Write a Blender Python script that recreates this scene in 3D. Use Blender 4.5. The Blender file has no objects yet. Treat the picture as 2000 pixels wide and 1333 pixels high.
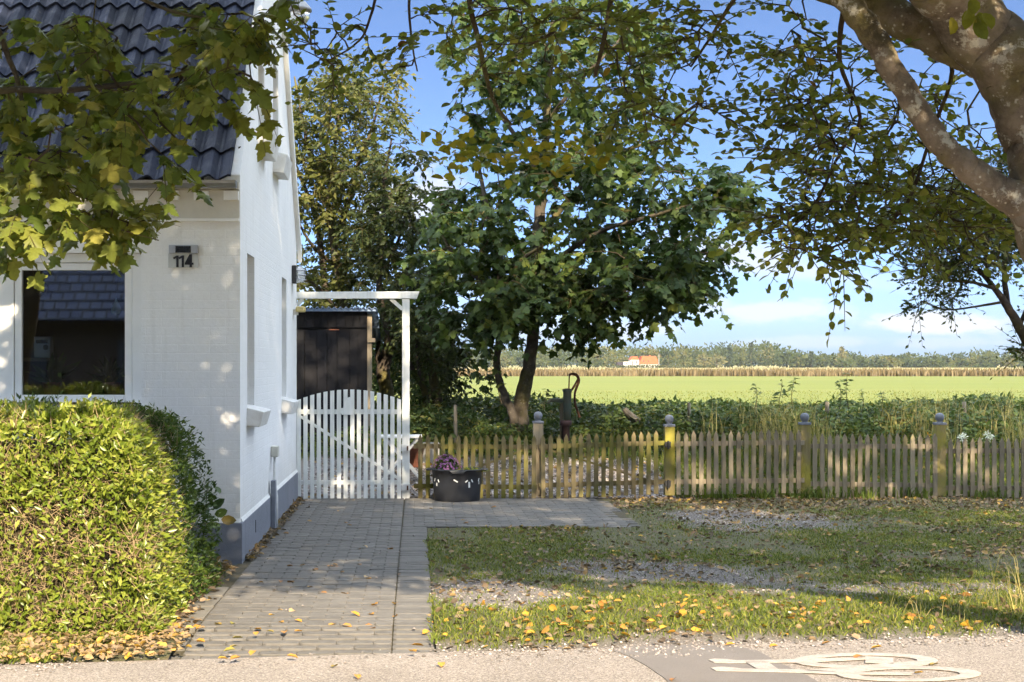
import bpy, math, numpy as np
from mathutils import Vector, Matrix, Euler
R = math.radians
rng = np.random.default_rng(11)
scene = bpy.context.scene
C = scene.collection

# ------------------------------------------------------------------ camera, sky, sun, exposure
F, PX, PY, CH = 3000.0, 812.0, 712.0, 1.5         # focal length in photo pixels, vanishing point, eye height
cam = bpy.data.objects.new('camera', bpy.data.cameras.new('camera'))
C.objects.link(cam); scene.camera = cam
cam.location = (0, 0, CH); cam.rotation_euler = (R(90), 0, 0)
cam.data.sensor_width = 36; cam.data.lens = 36 * F / 2000
cam.data.shift_x = (1000 - PX) / 2000; cam.data.shift_y = (PY - 666.5) / 2000
cam.data.clip_end = 6000; cam.data.clip_start = 0.05

SUN_AZ, SUN_EL = R(10), R(30)                     # sun behind the camera, a little to the right
S = Vector((math.sin(SUN_AZ) * math.cos(SUN_EL), -math.cos(SUN_AZ) * math.cos(SUN_EL), math.sin(SUN_EL)))
sun = bpy.data.objects.new('sun', bpy.data.lights.new('sun', 'SUN'))
C.objects.link(sun); sun.data.energy = 4.3; sun.data.angle = R(0.53); sun.data.color = (1.0, 0.83, 0.60)
sun.rotation_euler = S.to_track_quat('Z', 'Y').to_euler(); sun.location = S * 60
scene.view_settings.view_transform = 'Standard'; scene.view_settings.look = 'None'
scene.view_settings.gamma = 1.0; scene.view_settings.exposure = 2.04; scene.view_settings.use_curve_mapping = False
scene.render.engine = 'CYCLES'; scene.cycles.use_denoising = True; scene.cycles.use_adaptive_sampling = True; scene.cycles.adaptive_threshold = 0.03
scene.cycles.max_bounces = 6; scene.cycles.diffuse_bounces = 3; scene.cycles.transparent_max_bounces = 12
scene.cycles.transmission_bounces = 6; scene.cycles.sample_clamp_indirect = 8
scene.cycles.caustics_reflective = False; scene.cycles.caustics_refractive = False

world = bpy.data.worlds.new('World'); scene.world = world; world.use_nodes = True
def build_world():
    nt = world.node_tree; N = nt.nodes; L = nt.links; N.clear()
    def new(t, **k):
        n = N.new(t)
        for a, b in k.items(): setattr(n, a, b)
        return n
    def val(x):
        return x
    def m(op, a, b=None, c=None):
        n = new('ShaderNodeMath', operation=op)
        for i, x in enumerate((a, b, c)):
            if x is None: continue
            if isinstance(x, (int, float)): n.inputs[i].default_value = x
            else: L.new(x, n.inputs[i])
        return n.outputs[0]
    out = new('ShaderNodeOutputWorld'); bg = new('ShaderNodeBackground'); bg.inputs[1].default_value = 0.05
    sky = new('ShaderNodeTexSky'); sky.sky_type = 'NISHITA'; sky.sun_disc = False
    sky.sun_elevation = SUN_EL; sky.sun_rotation = math.pi - SUN_AZ
    sky.altitude = 0; sky.air_density = 0.36; sky.dust_density = 0.15; sky.ozone_density = 4.0
    tc = new('ShaderNodeTexCoord'); sp = new('ShaderNodeSeparateXYZ'); L.new(tc.outputs['Generated'], sp.inputs[0])
    x, y, z = sp.outputs
    az = m('ARCTAN2', x, y); el = m('ARCTAN2', z, m('SQRT', m('ADD', m('MULTIPLY', x, x), m('MULTIPLY', y, y))))
    # billow coordinates: azimuth / elevation, clouds are wider than tall
    cb = new('ShaderNodeCombineXYZ'); L.new(m('MULTIPLY', az, 26.0), cb.inputs[0]); L.new(m('MULTIPLY', el, 70.0), cb.inputs[1])
    nz = new('ShaderNodeTexNoise'); nz.inputs['Scale'].default_value = 1.0; nz.inputs['Detail'].default_value = 8; nz.inputs['Roughness'].default_value = 0.62
    L.new(cb.outputs[0], nz.inputs['Vector'])
    n1 = m('SUBTRACT', nz.outputs['Fac'], 0.5)
    cb2 = new('ShaderNodeCombineXYZ'); L.new(m('MULTIPLY', az, 9.0), cb2.inputs[0]); L.new(m('ADD', m('MULTIPLY', el, 34.0), m('MULTIPLY', az, 3.0)), cb2.inputs[1])
    nw = new('ShaderNodeTexNoise'); nw.inputs['Scale'].default_value = 1.0; nw.inputs['Detail'].default_value = 9; nw.inputs['Roughness'].default_value = 0.6; nw.inputs['Distortion'].default_value = 0.6
    L.new(cb2.outputs[0], nw.inputs['Vector'])
    n2 = m('SUBTRACT', nw.outputs['Fac'], 0.5)
    def px(u): return math.atan((u - PX) / F)
    def py(v): return math.atan((PY - v) / F)
    dens = None
    # low cumulus bank: centre, half size (photo pixels), softness
    for (u, v, wu, wv, soft) in ((1810, 634, 170, 26, .9), (1500, 610, 140, 28, .7), (1230, 648, 130, 22, .5), (1600, 668, 190, 14, .35),
                                 (1370, 600, 90, 30, .45), (1850, 672, 160, 14, .3), (1080, 640, 170, 40, .35), (800, 390, 130, 80, .8), (2250, 600, 240, 50, .8), (350, 560, 300, 60, .7)):
        da = m('DIVIDE', m('SUBTRACT', az, px(u)), wu / F); de = m('DIVIDE', m('SUBTRACT', el, py(v)), wv / F)
        # flatter base than top
        d = m('SQRT', m('ADD', m('MULTIPLY', da, da), m('MULTIPLY', de, de)))
        q = m('ADD', m('SUBTRACT', 1.08, d), m('MULTIPLY', n1, 2.5))
        mr = new('ShaderNodeMapRange', interpolation_type='SMOOTHSTEP'); L.new(q, mr.inputs[0]); mr.inputs[1].default_value = 0.0; mr.inputs[2].default_value = 0.75; mr.inputs[4].default_value = soft
        dens = mr.outputs[0] if dens is None else m('MAXIMUM', dens, mr.outputs[0])
    for (u, v, wu, wv, soft) in ((1450, 505, 150, 44, .75), (1600, 540, 130, 26, .6), (1750, 560, 120, 20, .18), (1000, 560, 300, 60, .35)):
        da = m('DIVIDE', m('SUBTRACT', az, px(u)), wu / F); de = m('DIVIDE', m('ADD', m('SUBTRACT', el, py(v)), m('MULTIPLY', m('SUBTRACT', az, px(u)), 0.16)), wv / F)
        d = m('SQRT', m('ADD', m('MULTIPLY', da, da), m('MULTIPLY', de, de)))
        q = m('ADD', m('SUBTRACT', 1.15, d), m('MULTIPLY', n2, 2.2))
        mr = new('ShaderNodeMapRange', interpolation_type='SMOOTHSTEP'); L.new(q, mr.inputs[0]); mr.inputs[1].default_value = -0.1; mr.inputs[2].default_value = 1.1; mr.inputs[4].default_value = soft
        dens = m('MAXIMUM', dens, mr.outputs[0])
    # scattered fair-weather cloud all round the horizon
    mr = new('ShaderNodeMapRange', interpolation_type='SMOOTHSTEP'); L.new(m('ADD', n2, m('MULTIPLY', n1, .5)), mr.inputs[0]); mr.inputs[1].default_value = 0.08; mr.inputs[2].default_value = 0.35; mr.inputs[4].default_value = .35
    band = new('ShaderNodeMapRange', interpolation_type='SMOOTHSTEP'); L.new(el, band.inputs[0]); band.inputs[1].default_value = 0.12; band.inputs[2].default_value = 0.0
    dens = m('MAXIMUM', dens, m('MULTIPLY', mr.outputs[0], band.outputs[0]))
    hs = new('ShaderNodeHueSaturation'); hs.inputs['Saturation'].default_value = 0.96; L.new(sky.outputs[0], hs.inputs['Color'])
    # thin horizon haze
    hz = new('ShaderNodeMapRange', interpolation_type='SMOOTHSTEP'); L.new(el, hz.inputs[0]); hz.inputs[1].default_value = 0.088; hz.inputs[2].default_value = -0.01; hz.inputs[4].default_value = 0.92
    mh = new('ShaderNodeMix', data_type='RGBA'); L.new(hz.outputs[0], mh.inputs[0]); L.new(hs.outputs[0], mh.inputs[6]); mh.inputs[7].default_value = (2.25, 2.9, 3.85, 1)
    # broken cloud added over the unseen dome, extra bright to fill the shade; low cloud is seen through haze
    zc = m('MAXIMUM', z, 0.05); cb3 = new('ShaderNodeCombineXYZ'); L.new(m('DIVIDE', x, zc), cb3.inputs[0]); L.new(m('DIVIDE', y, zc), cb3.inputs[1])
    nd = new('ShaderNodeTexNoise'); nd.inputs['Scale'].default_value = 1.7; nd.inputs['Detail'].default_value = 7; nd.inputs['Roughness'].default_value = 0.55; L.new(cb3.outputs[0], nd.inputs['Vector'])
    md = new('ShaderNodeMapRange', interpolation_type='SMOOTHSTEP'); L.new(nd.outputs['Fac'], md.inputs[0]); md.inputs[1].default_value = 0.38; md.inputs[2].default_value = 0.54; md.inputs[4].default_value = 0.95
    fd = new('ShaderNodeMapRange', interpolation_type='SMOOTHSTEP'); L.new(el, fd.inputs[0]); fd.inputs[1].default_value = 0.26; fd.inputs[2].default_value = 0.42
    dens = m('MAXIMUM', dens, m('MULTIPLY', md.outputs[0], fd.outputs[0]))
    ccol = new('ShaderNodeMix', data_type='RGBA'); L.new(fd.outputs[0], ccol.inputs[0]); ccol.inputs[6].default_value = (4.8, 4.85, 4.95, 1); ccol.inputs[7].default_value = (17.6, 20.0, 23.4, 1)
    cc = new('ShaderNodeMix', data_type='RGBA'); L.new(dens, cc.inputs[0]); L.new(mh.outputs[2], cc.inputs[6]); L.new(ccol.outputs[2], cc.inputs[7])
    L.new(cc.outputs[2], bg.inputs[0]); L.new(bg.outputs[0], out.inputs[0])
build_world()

# ------------------------------------------------------------------ helpers
def P(x, y, D):                                   # photo pixel at depth D (metres in front of the camera) -> world point
    return np.array([(x - PX) * D / F, D, CH - (y - PY) * D / F])
def px_of(p):
    p = np.asarray(p, float)
    return PX + F * p[..., 0] / p[..., 1], PY - F * (p[..., 2] - CH) / p[..., 1]

def vnoise(x, y, seed=0, scale=1.0):
    x = np.asarray(x, float) * scale; y = np.asarray(y, float) * scale
    xi = np.floor(x).astype(int); yi = np.floor(y).astype(int); fx = x - xi; fy = y - yi
    fx = fx * fx * (3 - 2 * fx); fy = fy * fy * (3 - 2 * fy)
    def h(a, b):
        n = (a * 374761393 + b * 668265263 + seed * 974634541) & 0x7fffffff
        n = ((n ^ (n >> 13)) * 1274126177) & 0x7fffffff
        return ((n ^ (n >> 16)) & 0xffff) / 65535.0
    return (h(xi, yi) * (1 - fx) + h(xi + 1, yi) * fx) * (1 - fy) + (h(xi, yi + 1) * (1 - fx) + h(xi + 1, yi + 1) * fx) * fy
def fbm(x, y, seed=0, scale=1.0):
    return .55 * vnoise(x, y, seed, scale) + .3 * vnoise(x, y, seed + 1, scale * 2.1) + .15 * vnoise(x, y, seed + 2, scale * 4.3)
def sstep(a, b, x):
    t = np.clip((np.asarray(x, float) - a) / (b - a), 0, 1); return t * t * (3 - 2 * t)

def mk(name, V, polys, smooth=False, rnd=None):   # mesh from vertex array and arrays of tris / quads
    me = bpy.data.meshes.new(name)
    V = np.asarray(V, np.float32).reshape(-1, 3)
    polys = [np.asarray(p, np.int32) for p in polys if len(p)]
    loops = np.concatenate([p.ravel() for p in polys])
    sizes = np.concatenate([np.full(len(p), p.shape[1], np.int32) for p in polys])
    starts = np.concatenate([[0], np.cumsum(sizes)[:-1]]).astype(np.int32)
    me.vertices.add(len(V)); me.vertices.foreach_set('co', V.ravel())
    me.loops.add(len(loops)); me.loops.foreach_set('vertex_index', loops)
    me.polygons.add(len(sizes)); me.polygons.foreach_set('loop_start', starts)
    if smooth: me.polygons.foreach_set('use_smooth', np.ones(len(sizes), bool))
    if rnd is not None:
        a = me.attributes.new('rnd', 'FLOAT', 'FACE'); a.data.foreach_set('value', np.clip(np.asarray(rnd, np.float32), .002, 1))
    me.update(calc_edges=True)
    return me

WL = {}                                           # world location of each parent
def obj(name, me, mat=None, parent=None, label=None, cat=None, group=None, kind=None, loc=None, rot=None):
    o = bpy.data.objects.new(name, me); C.objects.link(o)
    if mat is not None:
        if len(me.materials) == 0: me.materials.append(M[mat])
    if parent is not None:
        o.parent = parent
        o.matrix_parent_inverse = Matrix.Translation(-WL.get(parent.name, Vector((0, 0, 0))))
    if loc is not None: o.location = loc
    if rot is not None: o.rotation_euler = rot
    tag(o, label, cat, group, kind)
    return o
def tag(o, label=None, cat=None, group=None, kind=None):
    for k, v in (('label', label), ('category', cat), ('group', group), ('kind', kind)):
        if v: o[k] = v
    return o
def thing(name, loc, label, cat, group=None):
    o = bpy.data.objects.new(name, None); C.objects.link(o); o.location = [float(v) for v in loc]
    o.empty_display_size = .1
    WL[o.name] = Vector(o.location)
    return tag(o, label, cat, group)

class MB:
    def __init__(s): s.V = []; s.F = []
    def add(s, verts, faces):
        n = len(s.V); s.V += [tuple(map(float, v)) for v in verts]; s.F += [tuple(i + n for i in f) for f in faces]; return s
    def box(s, a, b):                             # min corner, max corner
        (x0, y0, z0), (x1, y1, z1) = a, b
        return s.add([(x0, y0, z0), (x1, y0, z0), (x1, y1, z0), (x0, y1, z0), (x0, y0, z1), (x1, y0, z1), (x1, y1, z1), (x0, y1, z1)],
                     [(0, 3, 2, 1), (4, 5, 6, 7), (0, 1, 5, 4), (1, 2, 6, 5), (2, 3, 7, 6), (3, 0, 4, 7)])
    def prism(s, poly, d0, d1, axis='y'):         # polygon in the plane across axis, extruded d0..d1
        f = {'y': lambda p, d: (p[0], d, p[1]), 'x': lambda p, d: (d, p[0], p[1]), 'z': lambda p, d: (p[0], p[1], d)}[axis]
        n = len(poly); v = [f(p, d0) for p in poly] + [f(p, d1) for p in poly]
        fs = [tuple(range(n))[::-1], tuple(range(n, 2 * n))] + [(i, (i + 1) % n, n + (i + 1) % n, n + i) for i in range(n)]
        return s.add(v, fs)
    def bar(s, a, b, w, h, up=(0, 0, 1)):         # rectangular bar from a to b
        a = Vector(a); b = Vector(b); d = (b - a).normalized(); sx = d.cross(Vector(up)).normalized(); u = sx.cross(d)
        v = [p + sx * i * w / 2 + u * j * h / 2 for p in (a, b) for i, j in ((-1, -1), (1, -1), (1, 1), (-1, 1))]
        return s.add(v, [(0, 1, 2, 3), (7, 6, 5, 4), (0, 4, 5, 1), (1, 5, 6, 2), (2, 6, 7, 3), (3, 7, 4, 0)])
    def lathe(s, prof, c, n=20, cap=True):        # prof (r, z) about vertical axis through c
        k = len(prof); v = []; f = []
        for i in range(n):
            a = 2 * math.pi * i / n
            v += [(c[0] + r * math.cos(a), c[1] + r * math.sin(a), c[2] + z) for r, z in prof]
        for i in range(n):
            j = (i + 1) % n
            f += [(i * k + t, j * k + t, j * k + t + 1, i * k + t + 1) for t in range(k - 1)]
        if cap: f += [tuple(i * k for i in range(n))[::-1], tuple(i * k + k - 1 for i in range(n))]
        return s.add(v, f)
    def tube(s, pts, rad, n=8):
        V, Q, T = tube_arr(np.array(pts, float), np.array(rad, float) * np.ones(len(pts)), n)
        return s.add(V, [tuple(q) for q in Q] + [tuple(q) for q in T])
    def mesh(s, name, smooth=False):
        me = bpy.data.meshes.new(name); me.from_pydata(s.V, [], s.F)
        if smooth: me.polygons.foreach_set('use_smooth', [True] * len(me.polygons))
        me.update(); return me
    def build(s, name, mat, parent=None, smooth=False, bevel=0, **k):
        me = s.mesh(name, smooth); o = obj(name, me, mat, parent, **k)
        if bevel:
            b = o.modifiers.new('bevel', 'BEVEL'); b.width = bevel; b.segments = 2; b.limit_method = 'ANGLE'
        return o

def tube_arr(p, r, n=8):
    k = len(p); t = np.gradient(p, axis=0); t /= np.linalg.norm(t, axis=1)[:, None] + 1e-9
    a = np.array([0.31, 0.22, 0.92]); 
    if abs(t[0] @ a) > .9: a = np.array([1., 0, 0])
    s = np.cross(t, a); s /= np.linalg.norm(s, axis=1)[:, None] + 1e-9; u = np.cross(s, t)
    ang = np.arange(n) * 2 * math.pi / n
    V = p[:, None, :] + r[:, None, None] * (np.cos(ang)[None, :, None] * s[:, None, :] + np.sin(ang)[None, :, None] * u[:, None, :])
    V = V.reshape(-1, 3)
    i = np.arange(k - 1)[:, None] * n; j = np.arange(n)[None, :]; j2 = (j + 1) % n
    Q = np.stack([i + j, i + j2, i + n + j2, i + n + j], -1).reshape(-1, 4)
    V = np.vstack([V, p[:1], p[-1:]]); c0 = k * n; c1 = c0 + 1; jj = np.arange(n)
    T = np.vstack([np.stack([np.full(n, c0), (jj + 1) % n, jj], -1), np.stack([np.full(n, c1), (k - 1) * n + jj, (k - 1) * n + (jj + 1) % n], -1)])
    return V, Q, T

def spline(p, per=5):                             # Catmull-Rom through rows of p (any width)
    p = np.asarray(p, float); n = len(p)
    if n < 3: return np.array([p[0] + (p[-1] - p[0]) * t for t in np.linspace(0, 1, per + 1)])
    q = np.vstack([2 * p[0] - p[1], p, 2 * p[-1] - p[-2]]); out = []
    for i in range(n - 1):
        a, b, c, d = q[i:i + 4]
        for t in np.arange(per) / per:
            out.append(.5 * (2 * b + (c - a) * t + (2 * a - 5 * b + 4 * c - d) * t * t + (3 * b - a - 3 * c + d) * t ** 3))
    out.append(p[-1]); return np.array(out)

def unit(v): return v / (np.linalg.norm(v, axis=-1, keepdims=True) + 1e-9)
def rand_dir(n):
    v = rng.normal(size=(n, 3)); return unit(v)

# ------------------------------------------------------------------ materials (all procedural)
M = {}
def nodes(name):
    m = bpy.data.materials.new(name); m.use_nodes = True; M[name] = m
    nt = m.node_tree; b = nt.nodes['Principled BSDF']; return m, nt, b
def ramp(nt, fac, stops):
    r = nt.nodes.new('ShaderNodeValToRGB'); e = r.color_ramp.elements
    while len(e) > 1: e.remove(e[-1])
    e[0].position = stops[0][0]; e[0].color = (*stops[0][1], 1)
    for p, c in stops[1:]:
        x = e.new(p); x.color = (*c, 1)
    nt.links.new(fac, r.inputs[0]); return r.outputs[0]
def noise(nt, scale, detail=4, rough=.6, vec=None, stretch=None):
    n = nt.nodes.new('ShaderNodeTexNoise'); n.inputs['Scale'].default_value = scale; n.inputs['Detail'].default_value = detail; n.inputs['Roughness'].default_value = rough
    g = nt.nodes.new('ShaderNodeNewGeometry'); v = g.outputs['Position']
    if stretch:
        mp = nt.nodes.new('ShaderNodeMapping'); mp.inputs['Scale'].default_value = stretch; nt.links.new(v, mp.inputs[0]); v = mp.outputs[0]
    nt.links.new(v, n.inputs['Vector']); return n.outputs['Fac']
def mixc(nt, fac, a, b, mode='MIX'):
    m = nt.nodes.new('ShaderNodeMix'); m.data_type = 'RGBA'; m.blend_type = mode
    for i, x in ((0, fac), (6, a), (7, b)):
        if hasattr(x, 'links') or hasattr(x, 'is_output'): nt.links.new(x, m.inputs[i])
        elif isinstance(x, (int, float)): m.inputs[i].default_value = x
        else: m.inputs[i].default_value = (*x, 1)
    return m.outputs[2]
def bump(nt, b, h, strength=.3, dist=.01):
    n = nt.nodes.new('ShaderNodeBump'); n.inputs['Strength'].default_value = strength; n.inputs['Distance'].default_value = dist
    nt.links.new(h, n.inputs['Height']); nt.links.new(n.outputs[0], b.inputs['Normal'])
def piece_random(nt):                             # one value for each piece: face attribute in joined meshes, object random for single pieces
    a = nt.nodes.new('ShaderNodeAttribute'); a.attribute_name = 'rnd'; oi = nt.nodes.new('ShaderNodeObjectInfo')
    g = nt.nodes.new('ShaderNodeMath'); g.operation = 'GREATER_THAN'; nt.links.new(a.outputs['Fac'], g.inputs[0]); g.inputs[1].default_value = .0005
    x = nt.nodes.new('ShaderNodeMix'); x.data_type = 'FLOAT'; nt.links.new(g.outputs[0], x.inputs[0]); nt.links.new(oi.outputs['Random'], x.inputs[2]); nt.links.new(a.outputs['Fac'], x.inputs[3]); return x.outputs[0]
def simple(name, c1, c2=None, scale=8, rough=.7, bs=0, bscale=40, spec=.3, metal=0, stretch=None, piece=0):
    m, nt, b = nodes(name); c2 = c2 or tuple(x * .8 for x in c1)
    col = ramp(nt, noise(nt, scale, 6, .65, stretch=stretch), [(.3, c1), (.7, c2)])
    if piece:
        k = piece_random(nt); mr = nt.nodes.new('ShaderNodeMapRange'); nt.links.new(k, mr.inputs[0]); mr.inputs[3].default_value = 1 - piece; mr.inputs[4].default_value = 1 + piece
        h = nt.nodes.new('ShaderNodeHueSaturation'); nt.links.new(mr.outputs[0], h.inputs['Value']); nt.links.new(col, h.inputs['Color']); col = h.outputs[0]
    nt.links.new(col, b.inputs['Base Color']); b.inputs['Roughness'].default_value = rough; b.inputs['Specular IOR Level'].default_value = spec; b.inputs['Metallic'].default_value = metal
    if bs: bump(nt, b, noise(nt, bscale, 6, .7, stretch=stretch), bs)
    return m
def leafmat(name, stops, rough=.5, trans=.35, spec=.22, tboost=1.25):
    m, nt, b = nodes(name)
    col = ramp(nt, piece_random(nt), stops)
    fine = noise(nt, 60, 3); col = mixc(nt, .35, col, ramp(nt, fine, [(.3, (.55, .55, .5)), (.7, (1.25, 1.25, 1.2))]), 'MULTIPLY')
    nt.links.new(col, b.inputs['Base Color']); b.inputs['Roughness'].default_value = rough; b.inputs['Specular IOR Level'].default_value = spec
    t = nt.nodes.new('ShaderNodeBsdfTranslucent'); nt.links.new(mixc(nt, 1.0, col, (tboost * 1.1, tboost * 1.1, tboost * .6), 'MULTIPLY'), t.inputs[0])
    mx = nt.nodes.new('ShaderNodeMixShader'); mx.inputs[0].default_value = trans
    nt.links.new(b.outputs[0], mx.inputs[1]); nt.links.new(t.outputs[0], mx.inputs[2]); nt.links.new(mx.outputs[0], nt.nodes['Material Output'].inputs[0])
    return m

leafmat('maple_leaf', [(0, (.075, .110, .022)), (.3, (.125, .155, .030)), (.65, (.172, .186, .036)), (.9, (.205, .205, .042)), (1, (.27, .24, .055))], trans=.42, spec=.22)
leafmat('beech_leaf', [(0, (.074, .108, .022)), (.4, (.116, .142, .027)), (.75, (.150, .164, .031)), (.94, (.195, .185, .034)), (.975, (.24, .18, .02)), (1, (.14, .06, .014))], trans=.38)
leafmat('beech_leaf_yellow', [(0, (.10, .12, .015)), (.5, (.18, .18, .02)), (1, (.28, .22, .025))], trans=.42)
leafmat('sycamore_leaf', [(0, (.028, .052, .017)), (.45, (.050, .082, .022)), (.8, (.082, .118, .027)), (1, (.165, .185, .037))], trans=.34, rough=.5, spec=.22)
leafmat('ash_leaf', [(0, (.042, .058, .017)), (.4, (.078, .090, .023)), (.75, (.125, .125, .033)), (1, (.20, .165, .05))], trans=.35)
leafmat('dark_leaf', [(0, (.028, .042, .014)), (.5, (.052, .070, .022)), (1, (.095, .105, .032))], trans=.3)
leafmat('alder_leaf', [(0, (.024, .040, .012)), (.6, (.045, .065, .016)), (1, (.09, .10, .02))], trans=.3)
leafmat('hedge_leaf', [(0, (.07, .11, .014)), (.4, (.15, .20, .024)), (.8, (.25, .28, .045)), (1, (.34, .31, .09))], trans=.3, rough=.35, spec=.5)
leafmat('bush_leaf', [(0, (.030, .055, .012)), (.5, (.055, .095, .018)), (.9, (.10, .14, .025)), (1, (.18, .12, .04))], trans=.28, rough=.4)
leafmat('bramble_leaf', [(0, (.040, .066, .024)), (.5, (.070, .110, .034)), (.85, (.115, .155, .04)), (1, (.20, .18, .05))], trans=.3, rough=.5)
leafmat('grass_blade', [(0, (.055, .085, .014)), (.45, (.11, .145, .022)), (.75, (.19, .205, .036)), (.9, (.27, .24, .07)), (1, (.36, .29, .13))], trans=.3, rough=.6, spec=.2)
leafmat('dry_grass', [(0, (.22, .20, .07)), (.5, (.33, .28, .11)), (1, (.45, .38, .18))], trans=.3, rough=.7, spec=.15)
leafmat('field_grass', [(0, (.11, .14, .034)), (.5, (.14, .155, .044)), (1, (.19, .19, .07))], trans=.3, rough=.7, spec=.1)
leafmat('reed', [(0, (.085, .066, .036)), (.5, (.145, .112, .065)), (1, (.23, .18, .11))], trans=.2, rough=.8, spec=.1)
leafmat('litter_leaf', [(0, (.085, .062, .042)), (.4, (.15, .108, .070)), (.7, (.23, .165, .105)), (.92, (.34, .23, .10)), (1, (.46, .28, .04))], trans=.15, rough=.6, spec=.25)
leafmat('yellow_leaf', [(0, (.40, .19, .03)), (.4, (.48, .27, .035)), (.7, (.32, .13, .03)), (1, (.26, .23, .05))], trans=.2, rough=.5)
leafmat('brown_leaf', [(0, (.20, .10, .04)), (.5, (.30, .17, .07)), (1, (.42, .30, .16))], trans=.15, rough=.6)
leafmat('far_leaf', [(0, (.022, .036, .016)), (.5, (.046, .062, .024)), (.85, (.085, .092, .034)), (1, (.12, .095, .045))], trans=.2, rough=.8, spec=.1)
leafmat('far_conifer', [(0, (.018, .032, .022)), (1, (.045, .060, .034))], trans=.1, rough=.8, spec=.1)
leafmat('far_pale', [(0, (.09, .095, .045)), (1, (.14, .13, .06))], trans=.2, rough=.8, spec=.1)
leafmat('flower_pink', [(0, (.22, .07, .25)), (.6, (.34, .14, .35)), (1, (.48, .26, .46))], trans=.25)
leafmat('flower_white', [(0, (.7, .72, .66)), (1, (.8, .8, .76))], trans=.25)
leafmat('flower_orange', [(0, (.75, .30, .02)), (1, (.8, .45, .03))], trans=.25)

def wall_white():
    m, nt, b = nodes('white_wall')
    br = nt.nodes.new('ShaderNodeTexBrick'); g = nt.nodes.new('ShaderNodeNewGeometry')
    sx = nt.nodes.new('ShaderNodeSeparateXYZ'); nt.links.new(g.outputs['Position'], sx.inputs[0]); cx = nt.nodes.new('ShaderNodeCombineXYZ')
    ad = nt.nodes.new('ShaderNodeMath'); ad.operation = 'ADD'; nt.links.new(sx.outputs[0], ad.inputs[0]); nt.links.new(sx.outputs[1], ad.inputs[1])
    nt.links.new(ad.outputs[0], cx.inputs[0]); nt.links.new(sx.outputs[2], cx.inputs[1]); nt.links.new(cx.outputs[0], br.inputs['Vector'])
    br.inputs['Scale'].default_value = 1; br.inputs['Brick Width'].default_value = .24; br.inputs['Row Height'].default_value = .066; br.inputs['Mortar Size'].default_value = .006; br.inputs['Mortar Smooth'].default_value = 1
    big = noise(nt, 1.3, 5); fine = noise(nt, 30, 6, .7)
    col = ramp(nt, big, [(.3, (.86, .86, .85)), (.7, (.80, .80, .79))]); col = mixc(nt, .5, col, ramp(nt, fine, [(.25, (.88, .88, .87)), (.6, (1, 1, 1))]), 'MULTIPLY')
    low = nt.nodes.new('ShaderNodeMapRange'); nt.links.new(sx.outputs[2], low.inputs[0]); low.inputs[1].default_value = .75; low.inputs[2].default_value = .3
    dirt = nt.nodes.new('ShaderNodeMath'); dirt.operation = 'MULTIPLY'; nt.links.new(low.outputs[0], dirt.inputs[0]); nt.links.new(noise(nt, 5, 5), dirt.inputs[1])
    col = mixc(nt, dirt.outputs[0], col, (.60, .57, .50))
    col = mixc(nt, ramp(nt, noise(nt, 3.5, 6, .6, stretch=(4, 4, .28)), [(.55, (0, 0, 0)), (.75, (.45, .45, .45))]), col, (.62, .61, .58))
    nt.links.new(col, b.inputs['Base Color']); b.inputs['Roughness'].default_value = .75; b.inputs['Specular IOR Level'].default_value = .25
    mh = nt.nodes.new('ShaderNodeMath'); mh.operation = 'MULTIPLY_ADD'; nt.links.new(br.outputs['Fac'], mh.inputs[0]); mh.inputs[1].default_value = -.25; nt.links.new(noise(nt, 55, 5, .75), mh.inputs[2])
    bump(nt, b, mh.outputs[0], .45, .006)
wall_white()
simple('white_paint', (.84, .84, .82), (.77, .77, .75), 6, .5, .12, 90, .35)
simple('gate_paint', (.83, .83, .81), (.66, .67, .61), 4, .55, .3, 60, .3, stretch=(7, 7, .8))
simple('white_old_paint', (.76, .76, .74), (.60, .58, .54), 9, .6, .2, 60, .3)
simple('plinth_paint', (.21, .22, .25), (.17, .18, .205), 3, .8, .5, 25, .2)
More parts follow.
